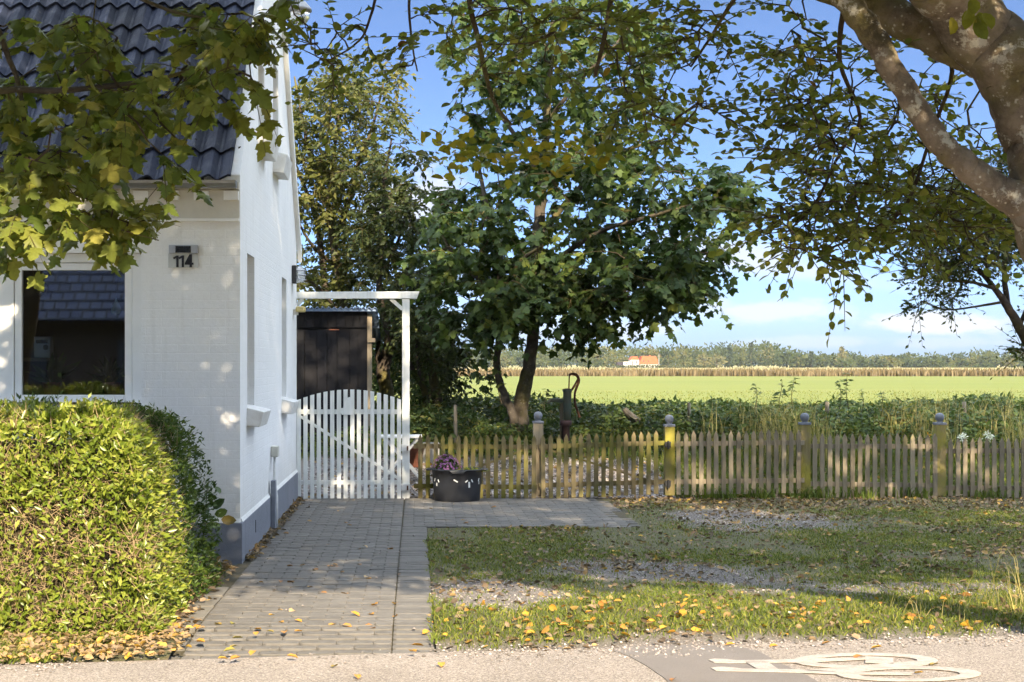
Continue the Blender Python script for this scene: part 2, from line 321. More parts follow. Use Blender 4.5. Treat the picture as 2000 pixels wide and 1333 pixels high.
def tile_mats():
    m, nt, b = nodes('roof_tile'); c = ramp(nt, noise(nt, 3, 6), [(.3, (.015, .020, .037)), (.7, (.010, .013, .025))])
    mr = nt.nodes.new('ShaderNodeMapRange'); nt.links.new(piece_random(nt), mr.inputs[0]); mr.inputs[3].default_value = .6; mr.inputs[4].default_value = 1.5
    h = nt.nodes.new('ShaderNodeHueSaturation'); nt.links.new(mr.outputs[0], h.inputs['Value']); nt.links.new(c, h.inputs['Color']); c = h.outputs[0]
    c = mixc(nt, ramp(nt, noise(nt, 16, 7, .75), [(.60, (0, 0, 0)), (.68, (.8, .8, .8))]), c, (.062, .062, .050)); c = mixc(nt, ramp(nt, noise(nt, 5, 6, .7), [(.66, (0, 0, 0)), (.74, (.7, .7, .7))]), c, (.10, .085, .03))
    nt.links.new(c, b.inputs['Base Color']); b.inputs['Specular IOR Level'].default_value = .18; nt.links.new(ramp(nt, noise(nt, 9, 5), [(.3, (.45, .45, .45)), (.7, (.75, .75, .75))]), b.inputs['Roughness']); bump(nt, b, noise(nt, 50, 6, .7), .3)
    m, nt, b = nodes('glazed_tile'); br = nt.nodes.new('ShaderNodeTexBrick'); g = nt.nodes.new('ShaderNodeNewGeometry'); sx = nt.nodes.new('ShaderNodeSeparateXYZ'); nt.links.new(g.outputs['Position'], sx.inputs[0]); cx = nt.nodes.new('ShaderNodeCombineXYZ'); nt.links.new(sx.outputs[0], cx.inputs[0]); nt.links.new(sx.outputs[2], cx.inputs[1]); nt.links.new(cx.outputs[0], br.inputs['Vector'])
    br.inputs['Scale'].default_value = 1; br.inputs['Brick Width'].default_value = .3; br.inputs['Row Height'].default_value = .24; br.inputs['Mortar Size'].default_value = .05; br.inputs['Mortar Smooth'].default_value = 1; br.inputs['Color1'].default_value = (.05, .07, .15, 1); br.inputs['Color2'].default_value = (.08, .11, .22, 1); br.inputs['Mortar'].default_value = (.01, .012, .02, 1)
    nt.links.new(br.outputs['Color'], b.inputs['Base Color']); b.inputs['Roughness'].default_value = .2; bump(nt, b, br.outputs['Fac'], 1., .05)
tile_mats()
simple('tile_moss', (.05, .05, .03), (.10, .08, .02), 20, .9, .5, 60, .1)
simple('dark_gap', (.012, .012, .013), None, 5, .9)
simple('zinc', (.30, .31, .32), (.20, .20, .20), 4, .45, .1, 30, .5, metal=.6)
simple('bare_metal', (.45, .46, .48), (.35, .36, .38), 6, .35, .05, 40, .5, metal=.8)
simple('brick_cream', (.66, .64, .58), (.58, .56, .50), 4, .7, .2, 50)
simple('black_board', (.005, .005, .0065), (.009, .0085, .0105), 5, .75, .35, 30, .2, stretch=(6, 6, .6), piece=.35)
simple('grey_wood', (.26, .22, .16), (.17, .14, .10), 5, .85, .4, 30, .15, stretch=(6, 6, .7), piece=.25)
simple('rust', (.13, .055, .028), (.06, .030, .020), 25, .85, .5, 80, .2)
simple('plum_iron', (.048, .026, .030), (.034, .022, .025), 18, .7, .4, 60, .3)
simple('pump_green', (.045, .075, .060), (.075, .070, .050), 16, .6, .35, 60, .35)
simple('cap_grey', (.165, .18, .21), (.125, .135, .16), 12, .6, .1, 60, .3)
simple('black_metal', (.02, .02, .022), (.03, .03, .03), 20, .5, .1, 50, .4)
simple('tub_plastic', (.016, .018, .024), (.022, .024, .030), 4, .45, .1, 30, .45)
simple('tape_white', (.72, .75, .74), None, 8, .4)
simple('soil', (.035, .026, .018), (.06, .045, .03), 30, .95, .8, 60, .1)
simple('terracotta', (.25, .09, .05), (.17, .065, .04), 8, .8, .2)
simple('concrete', (.30, .29, .27), (.22, .21, .19), 8, .9, .4, 40)
simple('yellow_plastic', (.62, .50, .20), (.52, .42, .18), 12, .5)
simple('cream_plastic', (.62, .60, .52), None, 10, .5)
simple('sign_plate', (.55, .56, .54), (.50, .51, .50), 10, .25, spec=.5)
simple('sign_black', (.015, .015, .022), None, 10, .3, spec=.5)
simple('sign_cell', (.010, .011, .014), (.02, .02, .018), 60, .2, spec=.6)
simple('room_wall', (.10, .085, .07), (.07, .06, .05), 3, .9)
simple('brick_red', (.085, .07, .06), (.06, .05, .045), 8, .9, .4)
simple('far_white', (.52, .50, .46), (.46, .43, .39), .5, .8)
simple('far_roof', (.42, .095, .035), (.34, .075, .03), .8, .8)
simple('far_window', (.03, .04, .06), None, 2, .2, spec=.6)
simple('far_dark', (.035, .03, .04), None, 2, .8)
simple('corrugated', (.20, .30, .50), (.26, .34, .48), 5, .45, .1, 30, .5)
simple('log_grey', (.16, .14, .115), (.09, .08, .065), 14, .9, .7, 40)

def mossy_wood(name, wood, wood2, moss, amount):
    m, nt, b = nodes(name)
    w = ramp(nt, noise(nt, 6, 6, .7, stretch=(9, 9, .8)), [(.3, wood), (.7, wood2)])
    ms = ramp(nt, noise(nt, 2.6, 6, .65), [(.62 - amount, (0, 0, 0)), (.80 - amount, (1, 1, 1))])
    col = mixc(nt, ms, w, moss)
    k = piece_random(nt); mr = nt.nodes.new('ShaderNodeMapRange'); nt.links.new(k, mr.inputs[0]); mr.inputs[3].default_value = .72; mr.inputs[4].default_value = 1.25
    h = nt.nodes.new('ShaderNodeHueSaturation'); nt.links.new(mr.outputs[0], h.inputs['Value']); nt.links.new(col, h.inputs['Color'])
    nt.links.new(h.outputs[0], b.inputs['Base Color']); b.inputs['Roughness'].default_value = .85; b.inputs['Specular IOR Level'].default_value = .15
    bump(nt, b, noise(nt, 30, 6, .7, stretch=(5, 5, .6)), .5)
mossy_wood('picket_mossy', (.205, .165, .09), (.13, .105, .055), (.155, .145, .032), .18)
mossy_wood('picket_weathered', (.27, .225, .155), (.18, .15, .105), (.15, .14, .035), .04)
mossy_wood('post_mossy', (.25, .20, .10), (.16, .13, .06), (.24, .215, .04), .22)
mossy_wood('post_weathered', (.30, .25, .17), (.20, .165, .115), (.18, .17, .05), -.02)

def bark(name, a, b_, lich, scale, ls, lt=.58, bs=.8):
    m, nt, b = nodes(name)
    c = ramp(nt, noise(nt, scale, 8, .75), [(.34, a), (.62, b_)])
    g = ramp(nt, noise(nt, ls * .3, 5, .6), [(.47, (0, 0, 0)), (.66, (.85, .85, .85))]); c = mixc(nt, g, c, (.13, .115, .03))
    d = ramp(nt, noise(nt, ls * .45, 7, .7), [(.54, (0, 0, 0)), (.64, (.75, .75, .75))]); c = mixc(nt, d, c, tuple(x * .45 for x in a))
    l = ramp(nt, noise(nt, ls, 7, .72), [(lt - .03, (0, 0, 0)), (lt + .03, (1, 1, 1))]); c = mixc(nt, l, c, lich)
    v = nt.nodes.new('ShaderNodeTexVoronoi'); v.inputs['Scale'].default_value = ls * 3.2; gm = nt.nodes.new('ShaderNodeNewGeometry'); nt.links.new(gm.outputs['Position'], v.inputs['Vector'])
    sp = ramp(nt, v.outputs['Distance'], [(.10, (1, 1, 1)), (.22, (0, 0, 0))]); sel = nt.nodes.new('ShaderNodeSeparateColor'); nt.links.new(v.outputs['Color'], sel.inputs[0])
    pk = ramp(nt, sel.outputs[0], [(.6, (0, 0, 0)), (.62, (.8, .8, .8))]); c = mixc(nt, mixc(nt, 1., sp, pk, 'MULTIPLY'), c, tuple(min(1, x * 1.25) for x in lich))
    nt.links.new(c, b.inputs['Base Color']); b.inputs['Roughness'].default_value = .9; b.inputs['Specular IOR Level'].default_value = .15
    h = nt.nodes.new('ShaderNodeMath'); h.operation = 'MULTIPLY_ADD'; nt.links.new(noise(nt, scale * 1.2, 5, .6), h.inputs[0]); h.inputs[1].default_value = 2.5; nt.links.new(noise(nt, scale * 6, 8, .75), h.inputs[2])
    bump(nt, b, h.outputs[0], bs, .012)
bark('beech_bark', (.095, .072, .050), (.22, .18, .135), (.36, .34, .28), 7, 10, .59)
bark('sycamore_bark', (.055, .046, .036), (.10, .085, .068), (.15, .14, .11), 7, 7, .63)
bark('dark_bark', (.035, .028, .022), (.075, .06, .048), (.15, .14, .11), 9, 8, .66)
bark('twig_bark', (.05, .038, .025), (.085, .062, .04), (.10, .09, .05), 20, 8, .7)
simple('dry_twig', (.24, .17, .09), (.34, .26, .15), 30, .9)
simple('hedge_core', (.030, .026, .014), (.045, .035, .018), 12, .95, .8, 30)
simple('stem_green', (.07, .085, .03), (.10, .08, .04), 10, .8)

def ground_mats():
    # road: worn chip-seal asphalt
    m, nt, b = nodes('road'); v = nt.nodes.new('ShaderNodeTexVoronoi'); v.inputs['Scale'].default_value = 150
    g = nt.nodes.new('ShaderNodeNewGeometry'); nt.links.new(g.outputs['Position'], v.inputs['Vector'])
    sp = nt.nodes.new('ShaderNodeSeparateColor'); nt.links.new(v.outputs['Color'], sp.inputs[0])
    c = ramp(nt, sp.outputs[0], [(0, (.135, .118, .103)), (.35, (.225, .198, .172)), (.75, (.298, .264, .231)), (1, (.41, .37, .33))])
    c = mixc(nt, .7, c, ramp(nt, noise(nt, 1.2, 6), [(.3, (.82, .80, .78)), (.7, (1.15, 1.12, 1.1))]), 'MULTIPLY')
    nt.links.new(c, b.inputs['Base Color']); b.inputs['Roughness'].default_value = .85; b.inputs['Specular IOR Level'].default_value = .25
    bump(nt, b, v.outputs['Distance'], .9, .006)
    m, nt, b = nodes('road_patch'); c = ramp(nt, noise(nt, 160, 3, .8), [(.3, (.105, .092, .082)), (.7, (.165, .145, .125))])
    c = mixc(nt, .6, c, ramp(nt, noise(nt, 3, 5), [(.3, (.85, .85, .85)), (.7, (1.12, 1.1, 1.1))]), 'MULTIPLY')
    nt.links.new(c, b.inputs['Base Color']); b.inputs['Roughness'].default_value = .8; bump(nt, b, noise(nt, 220, 3), .5, .003)
    m, nt, b = nodes('road_paint'); c = ramp(nt, noise(nt, 120, 4, .8), [(.38, (.25, .215, .185)), (.52, (.34, .31, .275)), (.8, (.40, .37, .33))]); c = mixc(nt, ramp(nt, noise(nt, 9, 7, .75), [(.47, (0, 0, 0)), (.56, (.95, .95, .95))]), c, (.265, .232, .203))
    nt.links.new(c, b.inputs['Base Color']); b.inputs['Roughness'].default_value = .7; bump(nt, b, noise(nt, 150, 3), .5, .003)
    # lawn sheet: earth, thatch and gravel (mask attribute) under the blades
    m, nt, b = nodes('lawn'); at = nt.nodes.new('ShaderNodeAttribute'); at.attribute_name = 'mask'
    e = ramp(nt, noise(nt, 14, 8, .7), [(.3, (.055, .050, .022)), (.5, (.085, .085, .028)), (.7, (.13, .095, .05))])
    gr = ramp(nt, noise(nt, 90, 4, .8), [(.3, (.075, .062, .052)), (.5, (.16, .14, .122)), (.7, (.27, .24, .215))])
    c = mixc(nt, at.outputs['Fac'], e, gr); nt.links.new(c, b.inputs['Base Color']); b.inputs['Roughness'].default_value = .95; bump(nt, b, noise(nt, 70, 6, .8), 1.0, .015)
    simple('field_green', (.110, .140, .034), (.155, .160, .045), .09, .95, .3, 30, .1, stretch=(.18, 1, 1))
    simple('far_ground', (.20, .19, .07), (.27, .22, .10), .04, .95, 0, 1, .1)
    simple('bank_soil', (.06, .05, .03), (.10, .08, .05), 6, .95, .8, 30, .1)
    simple('paver', (.140, .130, .116), (.103, .097, .088), 14, .85, .5, 120, .25, piece=.12)
    simple('slab', (.145, .134, .116), (.11, .102, .086), 6, .85, .4, 90, .25, piece=.08)
    simple('joint_sand', (.055, .052, .036), (.085, .074, .052), 30, .95, .5, 80, .1)
    m, nt, b = nodes('pebble'); c = ramp(nt, piece_random(nt), [(0, (.09, .08, .072)), (.3, (.17, .152, .14)), (.6, (.25, .22, .205)), (.88, (.33, .275, .245)), (1, (.52, .50, .47))])
    nt.links.new(c, b.inputs['Base Color']); b.inputs['Roughness'].default_value = .75
ground_mats()

def glassmat():
    m = bpy.data.materials.new('window_glass'); m.use_nodes = True; M['window_glass'] = m; nt = m.node_tree; nt.nodes.clear()
    o = nt.nodes.new('ShaderNodeOutputMaterial'); t = nt.nodes.new('ShaderNodeBsdfTransparent'); t.inputs[0].default_value = (.82, .85, .84, 1)
    g = nt.nodes.new('ShaderNodeBsdfGlossy'); g.inputs['Roughness'].default_value = .015; f = nt.nodes.new('ShaderNodeFresnel'); f.inputs[0].default_value = 2.0
    mx = nt.nodes.new('ShaderNodeMixShader'); nt.links.new(f.outputs[0], mx.inputs[0]); nt.links.new(t.outputs[0], mx.inputs[1]); nt.links.new(g.outputs[0], mx.inputs[2]); nt.links.new(mx.outputs[0], o.inputs[0])
    m, nt, b = nodes('lamp_glass'); b.inputs['Base Color'].default_value = (.75, .78, .8, 1); b.inputs['Transmission Weight'].default_value = .75; b.inputs['Roughness'].default_value = .12
    m, nt, b = nodes('ball_glass'); b.inputs['Base Color'].default_value = (.45, .75, .75, 1); b.inputs['Transmission Weight'].default_value = .5; b.inputs['Roughness'].default_value = .05
glassmat()

# ------------------------------------------------------------------ leaf templates and scatter
def leaf_T(Rt, c=None, zf=None):
    Rt = list(Rt); Lf = [(-x, y) for x, y in Rt[1:-1]][::-1]; out = Rt + Lf
    zf = zf or (lambda x, y: .10 * abs(x) - .16 * (y - .5) ** 2 - .25 * x * x)
    if c is None: V = [(x, y, zf(x, y)) for x, y in out]; T = [(0, i, i + 1) for i in range(1, len(out) - 1)]
    else:
        V = [(c[0], c[1], zf(*c) - .02)] + [(x, y, zf(x, y)) for x, y in out]; n = len(out)
        T = [(0, 1 + i, 1 + (i + 1) % n) for i in range(n)]
    return np.array(V, float), np.array(T, int)
T_MAPLE = leaf_T([(0, .03), (.10, -.05), (.24, -.10), (.40, -.06), (.36, .10), (.52, .16), (.50, .25), (.68, .40), (.56, .46), (.50, .43), (.27, .46), (.33, .62), (.24, .68), (.20, .80), (0, 1.0)], (0, .30), lambda x, y: -.45 * x * x - .22 * (y - .3) ** 2 + .05 * math.cos(12 * x))
T_MAPLE_LOW = leaf_T([(0, 0), (.40, -.06), (.36, .12), (.66, .42), (.28, .46), (.26, .70), (0, 1)], (0, .32), lambda x, y: -.4 * x * x - .2 * (y - .3) ** 2)
T_BEECH = leaf_T([(0, 0), (.24, .16), (.33, .45), (.22, .78), (0, 1)], (0, .45), lambda x, y: .22 * abs(x) - .2 * (y - .5) ** 2)
T_BROAD = leaf_T([(0, 0), (.36, .42), (0, 1)], None, lambda x, y: .22 * abs(x) - .2 * (y - .5) ** 2)
T_OVAL = leaf_T([(0, 0), (.26, .40), (0, 1)], None, lambda x, y: .25 * abs(x) - .15 * (y - .4) ** 2)
T_PRIVET = leaf_T([(0, 0), (.20, .42), (0, 1)], None, lambda x, y: .25 * abs(x) - .15 * (y - .4) ** 2)
T_LANCE = leaf_T([(0, 0), (.17, .45), (0, 1)], None, lambda x, y: .2 * abs(x) - .25 * y * y)
T_LITTER = leaf_T([(0, 0), (.30, .25), (.28, .7), (0, 1)], None, lambda x, y: .35 * abs(x) - .3 * (y - .5) ** 2)

def place(Tm, pos, u, nrm, sc):                   # many copies of a leaf: tip direction u, normal nrm
    Vt, Tt = Tm; n = len(pos)
    u = unit(u); w = unit(np.cross(u, nrm)); nn = np.cross(w, u)
    A = Vt[None] * np.asarray(sc)[:, None, None]
    V = pos[:, None, :] + A[..., 0:1] * w[:, None, :] + A[..., 1:2] * u[:, None, :] + A[..., 2:3] * nn[:, None, :]
    F_ = (Tt[None] + (np.arange(n) * len(Vt))[:, None, None]).reshape(-1, 3)
    return V.reshape(-1, 3), F_
def leaves(name, Tm, pos, u, nrm, sc, mat, parent=None, rnd=None, **k):
    V, F_ = place(Tm, pos, u, nrm, sc)
    r = rng.random(len(pos)) if rnd is None else rnd
    return obj(name, mk(name, V, [F_], False, np.repeat(r, len(Tm[1]))), mat, parent, **k)
_single = {}
def single_leaves(name, Tm, pos, u, nrm, sc, mat, parent, key):   # individual leaf objects sharing one mesh
    if key not in _single:
        me = mk(name, Tm[0], [Tm[1]]); me.materials.append(M[mat]); _single[key] = me
    u = unit(u); w = unit(np.cross(u, nrm)); nn = np.cross(w, u)
    inv = Matrix.Translation(-WL.get(parent.name, Vector((0, 0, 0))))
    for i in range(len(pos)):
        o = bpy.data.objects.new(name, _single[key]); C.objects.link(o); o.parent = parent; o.matrix_parent_inverse = inv
        m = Matrix(((w[i][0], u[i][0], nn[i][0]), (w[i][1], u[i][1], nn[i][1]), (w[i][2], u[i][2], nn[i][2]))).to_4x4()
        o.matrix_basis = Matrix.Translation([float(x) for x in pos[i]]) @ m @ Matrix.Scale(float(sc[i]), 4)

def ell(*specs):                                  # cluster centres inside ellipses given in photo pixels: cx, cy, rx, ry, D, dD, n
    out = []
    for cx, cy, rx, ry, D, dD, n in specs:
        a = rng.random(n) * 6.283; r = np.sqrt(rng.random(n)); d = D + (rng.random(n) * 2 - 1) * dD
        out += [P(cx + rx * q * math.cos(t), cy + ry * q * math.sin(t), dd) for t, q, dd in zip(a, r, d)]
    return np.array(out)
def limb(*pts):                                   # (px, py, D, width px) rows -> smooth polyline with radii
    q = np.array([[*P(x, y, D), w * D / F / 2] for x, y, D, w in pts]); return spline(q, 5)
def limb3(*pts): return spline(np.array(pts, float), 5)

def tree(name, label, cat, base, trunk, limbs, clusters, Tm, size, lmat, bmat, twigs=5, per=7, tlen=.4, flat=.45, droop=.15, face=.0,
         nind=0, Tind=None, group=None, sides=9, r0=.012, hang=0., jitter_up=.7, crown=None, nview=None, branch_sag=.06, clear=None, Tover=None):
    nview = len(clusters) if nview is None else nview
    root = thing(name, base, label, cat, group)
    V, Q, T = wood_arr(trunk, sides + 4); obj('trunk', mk('trunk', V, [Q, T], True), bmat, root)
    nodesP = [trunk[:, :3]]; 
    for l in limbs:
        V, Q, T = wood_arr(l, sides); obj('limb', mk('limb', V, [Q, T], True), bmat if l[:, 3].max() > .03 or bmat != 'beech_bark' else 'twig_bark', root); nodesP.append(l[:, :3])
    NP = np.vstack(nodesP); Cc = np.asarray(clusters)
    # branches grow greedily from the nearest wood
    bv, bq, bt, off = [], [], [], 0
    d0 = np.array([np.min(np.linalg.norm(NP - c, axis=1)) for c in Cc]); order = np.argsort(d0)
    outward = np.zeros_like(Cc)
    for ci in order:
        c = Cc[ci]; i = np.argmin(np.linalg.norm(NP - c, axis=1)); a = NP[i]; L = np.linalg.norm(c - a)
        outward[ci] = (c - a) / (L + 1e-6)
        if L < .03: continue
        k = max(4, int(L / .12) + 2); t = np.linspace(0, 1, k)[:, None]
        wob = rng.normal(size=3) * L * .10; wob2 = rng.normal(size=3) * L * .05
        p = a + (c - a) * t + np.sin(t * math.pi) * wob + np.sin(t * 2 * math.pi) * wob2 + np.sin(t * math.pi) * np.array([0, 0, branch_sag * L])
        rr = np.linspace(min(.004 + L * r0, .05), .0028, k)
        v, q, tt = tube_arr(p, rr, 5); bv.append(v); bq.append(q + off); bt.append(tt + off); off += len(v)
        NP = np.vstack([NP, p[1:]])
    # leafy twigs: (first cluster, last cluster, twigs, leaves per twig, twig length, leaf size)
    POS, UU, NN, SC, OV = [], [], [], [], []
    for (c0, c1, tw, m_, tl, size_) in ([(0, nview, twigs, per, tlen, size)] + ([(nview, len(Cc), *crown)] if crown else [])):
        nt_ = (c1 - c0) * tw
        start = np.repeat(Cc[c0:c1], tw, 0); d = rand_dir(nt_) * np.array([1, 1, flat]) + np.repeat(outward[c0:c1], tw, 0) * .55; d[:, 2] -= hang; d = unit(d)
        ln = tl * (.55 + .75 * rng.random(nt_))
        tk = 4 if c0 == 0 else 2; ts = np.linspace(0, 1, tk)[None, :, None]
        tp = start[:, None] + d[:, None] * ln[:, None, None] * ts; tp[..., 2] -= (ts[..., 0] ** 2) * ln[:, None] * droop
        tr = np.linspace(.0036, .0012, tk)
        sd = unit(np.cross(d, [.1, .2, 1.])); up = np.cross(sd, d)
        ring = np.stack([sd, -.5 * sd + .866 * up, -.5 * sd - .866 * up], 1)
        tv = tp[:, :, None, :] + ring[:, None] * tr[None, :, None, None]
        idx = (np.arange(nt_) * 3 * tk)[:, None, None, None] + (np.arange(tk - 1) * 3)[None, :, None, None]
        j = np.arange(3); quad = np.stack([j, (j + 1) % 3, (j + 1) % 3 + 3, j + 3], -1)[None, None]
        tq = (idx + quad).reshape(-1, 4)
        bv.append(tv.reshape(-1, 3)); bq.append(tq + off); off += nt_ * 3 * tk; OV.append(np.full(nt_ * m_, c0 > 0))
        tt = (np.arange(m_) + .5 + rng.random((nt_, m_)) * .5) / m_
        pos = start[:, None] + d[:, None] * (ln[:, None] * tt)[..., None]; pos[..., 2] -= tt ** 2 * ln[:, None] * droop
        side = np.where(np.arange(m_) % 2 == 0, 1., -1.)[None, :, None]
        hz = unit(np.cross(d, [0, 0, 1.]) + rng.normal(size=(nt_, 3)) * .15)
        u = d[:, None] * .7 + hz[:, None] * side * .85 + rng.normal(size=(nt_, m_, 3)) * .3; u[..., 2] -= droop * 1.5 + hang
        nrm = np.array([0, 0, 1.]) + rng.normal(size=(nt_, m_, 3)) * jitter_up + np.array([0, -1., .0]) * face
        POS.append(pos.reshape(-1, 3)); UU.append(u.reshape(-1, 3)); NN.append(nrm.reshape(-1, 3)); SC.append(size_ * (.62 + .55 * rng.random(nt_ * m_)))
    obj('branches', mk('branches', np.vstack(bv), [np.vstack(bq), np.vstack(bt) if bt else []], True), 'twig_bark' if bmat != 'dark_bark' else 'dark_bark', root)
    pos, u, nrm, sc, ov = np.vstack(POS), np.vstack(UU), np.vstack(NN), np.concatenate(SC), np.concatenate(OV)
    if clear:                                     # keep the house number readable
        X, Y = px_of(pos + unit(u) * sc[:, None] * .5); keep = ~((X > clear[0]) & (X < clear[2]) & (Y > clear[1]) & (Y < clear[3])); pos, u, nrm, sc, ov = pos[keep], u[keep], nrm[keep], sc[keep], ov[keep]
    if nind:
        X, Y = px_of(pos); ok = np.where((X > 10) & (X < 1990) & (Y > 5) & (Y < 1320))[0]
        key = sc[ok] / pos[ok, 1]; pick = ok[np.argsort(-key)[:nind]]
        single_leaves('leaf', Tind or Tm, pos[pick], u[pick], nrm[pick], sc[pick], lmat, root, name)
        keep = np.ones(len(pos), bool); keep[pick] = False; pos, u, nrm, sc, ov = pos[keep], u[keep], nrm[keep], sc[keep], ov[keep]
    # a leaf's colour drifts with its clump
    rc = np.clip(fbm(pos[:, 0] + pos[:, 2] * .7, pos[:, 1] - pos[:, 2], 5, 1.6) * .9 - .3 + rng.random(len(pos)) * .62, 0, .999)
    a = ~ov; leaves('crown', Tm, pos[a], u[a], nrm[a], sc[a], lmat, root, rc[a], kind='stuff')
    if ov.any(): leaves('upper_crown', Tover or Tm, pos[ov], u[ov], nrm[ov], sc[ov], lmat, root, rc[ov], kind='stuff')
    return root
def wood_arr(l, sides):                           # limb surface: thick wood gets knots, flutes and uneven bark
    l = l.copy(); l[:, :3] += vwob(l)
    if l[:, 3].max() < .05: return tube_arr(l[:, :3], l[:, 3], sides)
    l[:, 3] *= .88; l = spline(l, 4); sides = sides * 2; V, Q, T = tube_arr(l[:, :3], l[:, 3], sides)
    k = len(l); c = np.vstack([np.repeat(l[:, :3], sides, 0), l[:1, :3], l[-1:, :3]]); d = V - c; r = np.linalg.norm(d, axis=1, keepdims=True)
    a = V[:, 0] + .7 * V[:, 1]; b = V[:, 2] - .6 * V[:, 1]
    h = (fbm(a, b, 101, 3.2) - .5) * .22 + (fbm(a, b, 107, 11.) - .5) * .13 + (fbm(a, b, 113, 34.) - .5) * .05
    kn = np.clip(fbm(a, b, 121, 2.4) - .68, 0, 1) * .8
    return V + d / (r + 1e-6) * ((h + kn)[:, None] * np.minimum(r, .2)), Q, T
def vwob(l):
    k = len(l); return rng.normal(size=(k, 3)) * (l[:, 3:4] * .06)

# ================================================================== GROUND
def road_edge(X): return 8.0 + .151 * np.asarray(X, float)
def sheet(name, X, Y, Z, mat, kind='structure', mask=None, parent=None, smooth=True):
    ny, nx = X.shape; V = np.stack([X, Y, Z], -1).reshape(-1, 3)
    i = np.arange(ny - 1)[:, None] * nx; j = np.arange(nx - 1)[None]
    Q = np.stack([i + j, i + j + 1, i + nx + j + 1, i + nx + j], -1).reshape(-1, 4)
    me = mk(name, V, [Q], smooth)
    if mask is not None:
        a = me.attributes.new('mask', 'FLOAT', 'POINT'); a.data.foreach_set('value', mask.ravel().astype(np.float32))
    return obj(name, me, mat, parent, kind=kind)
def grid(x0, x1, nx, y0, y1, ny): return np.meshgrid(np.linspace(x0, x1, nx), np.linspace(y0, y1, ny))

X, Y = grid(-3000, 3000, 2, -3000, 4500, 2); sheet('ground', X, Y, X * 0 - .12, 'far_ground')
X, Y = grid(-260, 420, 30, 22.5, 197, 40); sheet('field', X, Y, X * 0 - .03 + .05 * fbm(X, Y, 3, .05), 'field_green')

def gravel_mask(X, Y):
    n = fbm(X, Y, 21, 2.2) - .5
    e = Y - road_edge(X)
    g = sstep(.36, .06, e + n * .35)                                              # loose stones along the road
    g = np.maximum(g, sstep(1, .55, np.hypot((X - .45) / .7, (Y - 9.75) / .85) + n * .9))
    g = np.maximum(g, .95 * sstep(1, .5, np.hypot((X - 1.75) / 1.25, (Y - 11.0) / .75) + n * 1.1))
    g = np.maximum(g, .7 * sstep(1, .5, np.hypot((X - 3.4) / 1.5, (Y - 10.0) / .45) + n * 1.2))
    g = np.maximum(g, .95 * sstep(1, .5, np.hypot((X - 3.25) / 1.0, (Y - 14.7) / 1.35) + n * .9))
    return np.clip(g, 0, 1)
def lawn_z(X, Y):
    return .015 + .05 * (fbm(X, Y, 8, .7) - .5) + .02 * (fbm(X, Y, 9, 3.) - .5) - .04 * sstep(.35, 0, Y - road_edge(X)) + .035 * sstep(.15, 1.0, Y - road_edge(X)) * sstep(2.6, 1.0, Y - road_edge(X))
PATIO = (.105, 2.1, 14.02, 17.0)
X, Y = grid(.11, 14, 150, 7.4, 16.98, 110); Yr = road_edge(X) + .02 + (Y - 7.4) / 9.58 * (16.98 - road_edge(X) - .02)
Z = lawn_z(X, Yr); inp = (X > PATIO[0] - .02) & (X < PATIO[1] - .08) & (Yr > PATIO[2] + .05); Z = np.where(inp, -.06, Z)
sheet('lawn', X, Yr, Z, 'lawn', mask=gravel_mask(X, Yr))
X, Y = grid(-9, -1.27, 60, 7.0, 11.55, 40); Yr = road_edge(X) + .02 + (Y - 7.0) / 4.55 * (11.55 - road_edge(X) - .02)
sheet('verge', X, Yr, .0 + .03 * (fbm(X, Yr, 12, 1.5) - .4) - .03 * sstep(.2, 0, Yr - road_edge(X)), 'lawn', mask=X * 0 + .15 * fbm(X, Yr, 4, 3))

def yard_z(X, Y):
    z = .02 + .36 * sstep(17.2, 19.4, Y) + .16 * sstep(19.2, 20.8, Y) - .58 * sstep(21.2, 24.0, Y)
    return z + .05 * (fbm(X, Y, 15, .8) - .5)
X, Y = grid(-8, 14, 120, 16.98, 25, 90); gm = sstep(3.3, 2.6, X + .6 * (fbm(X, Y, 2, 1.5) - .5)) * sstep(19.8, 19.2, Y)
sheet('yard', X, Y, yard_z(X, Y), 'lawn', mask=gm)

# road with its patch and the bicycle symbol
X, Y = grid(-60, 60, 3, 0, 1, 2); RZ = -.012
sheet('road', X, np.where(Y > .5, road_edge(X) + .05, road_edge(X) - 9.5), X * 0 + RZ, 'road')
X, Y = grid(-60, 60, 3, 0, 1, 2)
sheet('far_verge', X, np.where(Y > .5, road_edge(X) - 9.5, -60), X * 0 - .02, 'far_ground')
def gp(x, y, z=RZ):
    D = F * (CH - z) / (y - PY); return ((x - PX) * D / F, D)
def flat(name, polys, mat, z, **k):
    b = MB()
    for p in polys: b.prism(p, z - .0035, z, 'z')
    return b.build(name, mat, **k)
flat('road_patch', [[gp(1000 + x / 2, 1000 + y / 2) for x, y in ((385, 542), (440, 528), (640, 522), (880, 527), (960, 545), (1040, 590), (1120, 625), (1260, 700), (1330, 760), (680, 760), (600, 655), (520, 600), (455, 565))]], 'road_patch', RZ + .004, kind='structure')
def ring(cx, cy, rx, ry, w, wy, a0=0, a1=360, n=40):
    o = []
    for i in range(n):
        t0 = R(a0 + (a1 - a0) * i / n); t1 = R(a0 + (a1 - a0) * (i + 1) / n)
        o.append([gp(cx + rx * math.cos(t0), cy + ry * math.sin(t0)), gp(cx + rx * math.cos(t1), cy + ry * math.sin(t1)),
                  gp(cx + (rx - w) * math.cos(t1), cy + (ry - wy) * math.sin(t1)), gp(cx + (rx - w) * math.cos(t0), cy + (ry - wy) * math.sin(t0))])
    return o
bike = thing('bicycle_symbol', (*gp(1650, 1305), RZ + .004), 'worn white bicycle symbol painted on the road', 'road marking')
flat('wheel_mark', ring(1690, 1293, 142, 15, 40, 4.5), 'road_paint', RZ + .008, parent=bike)
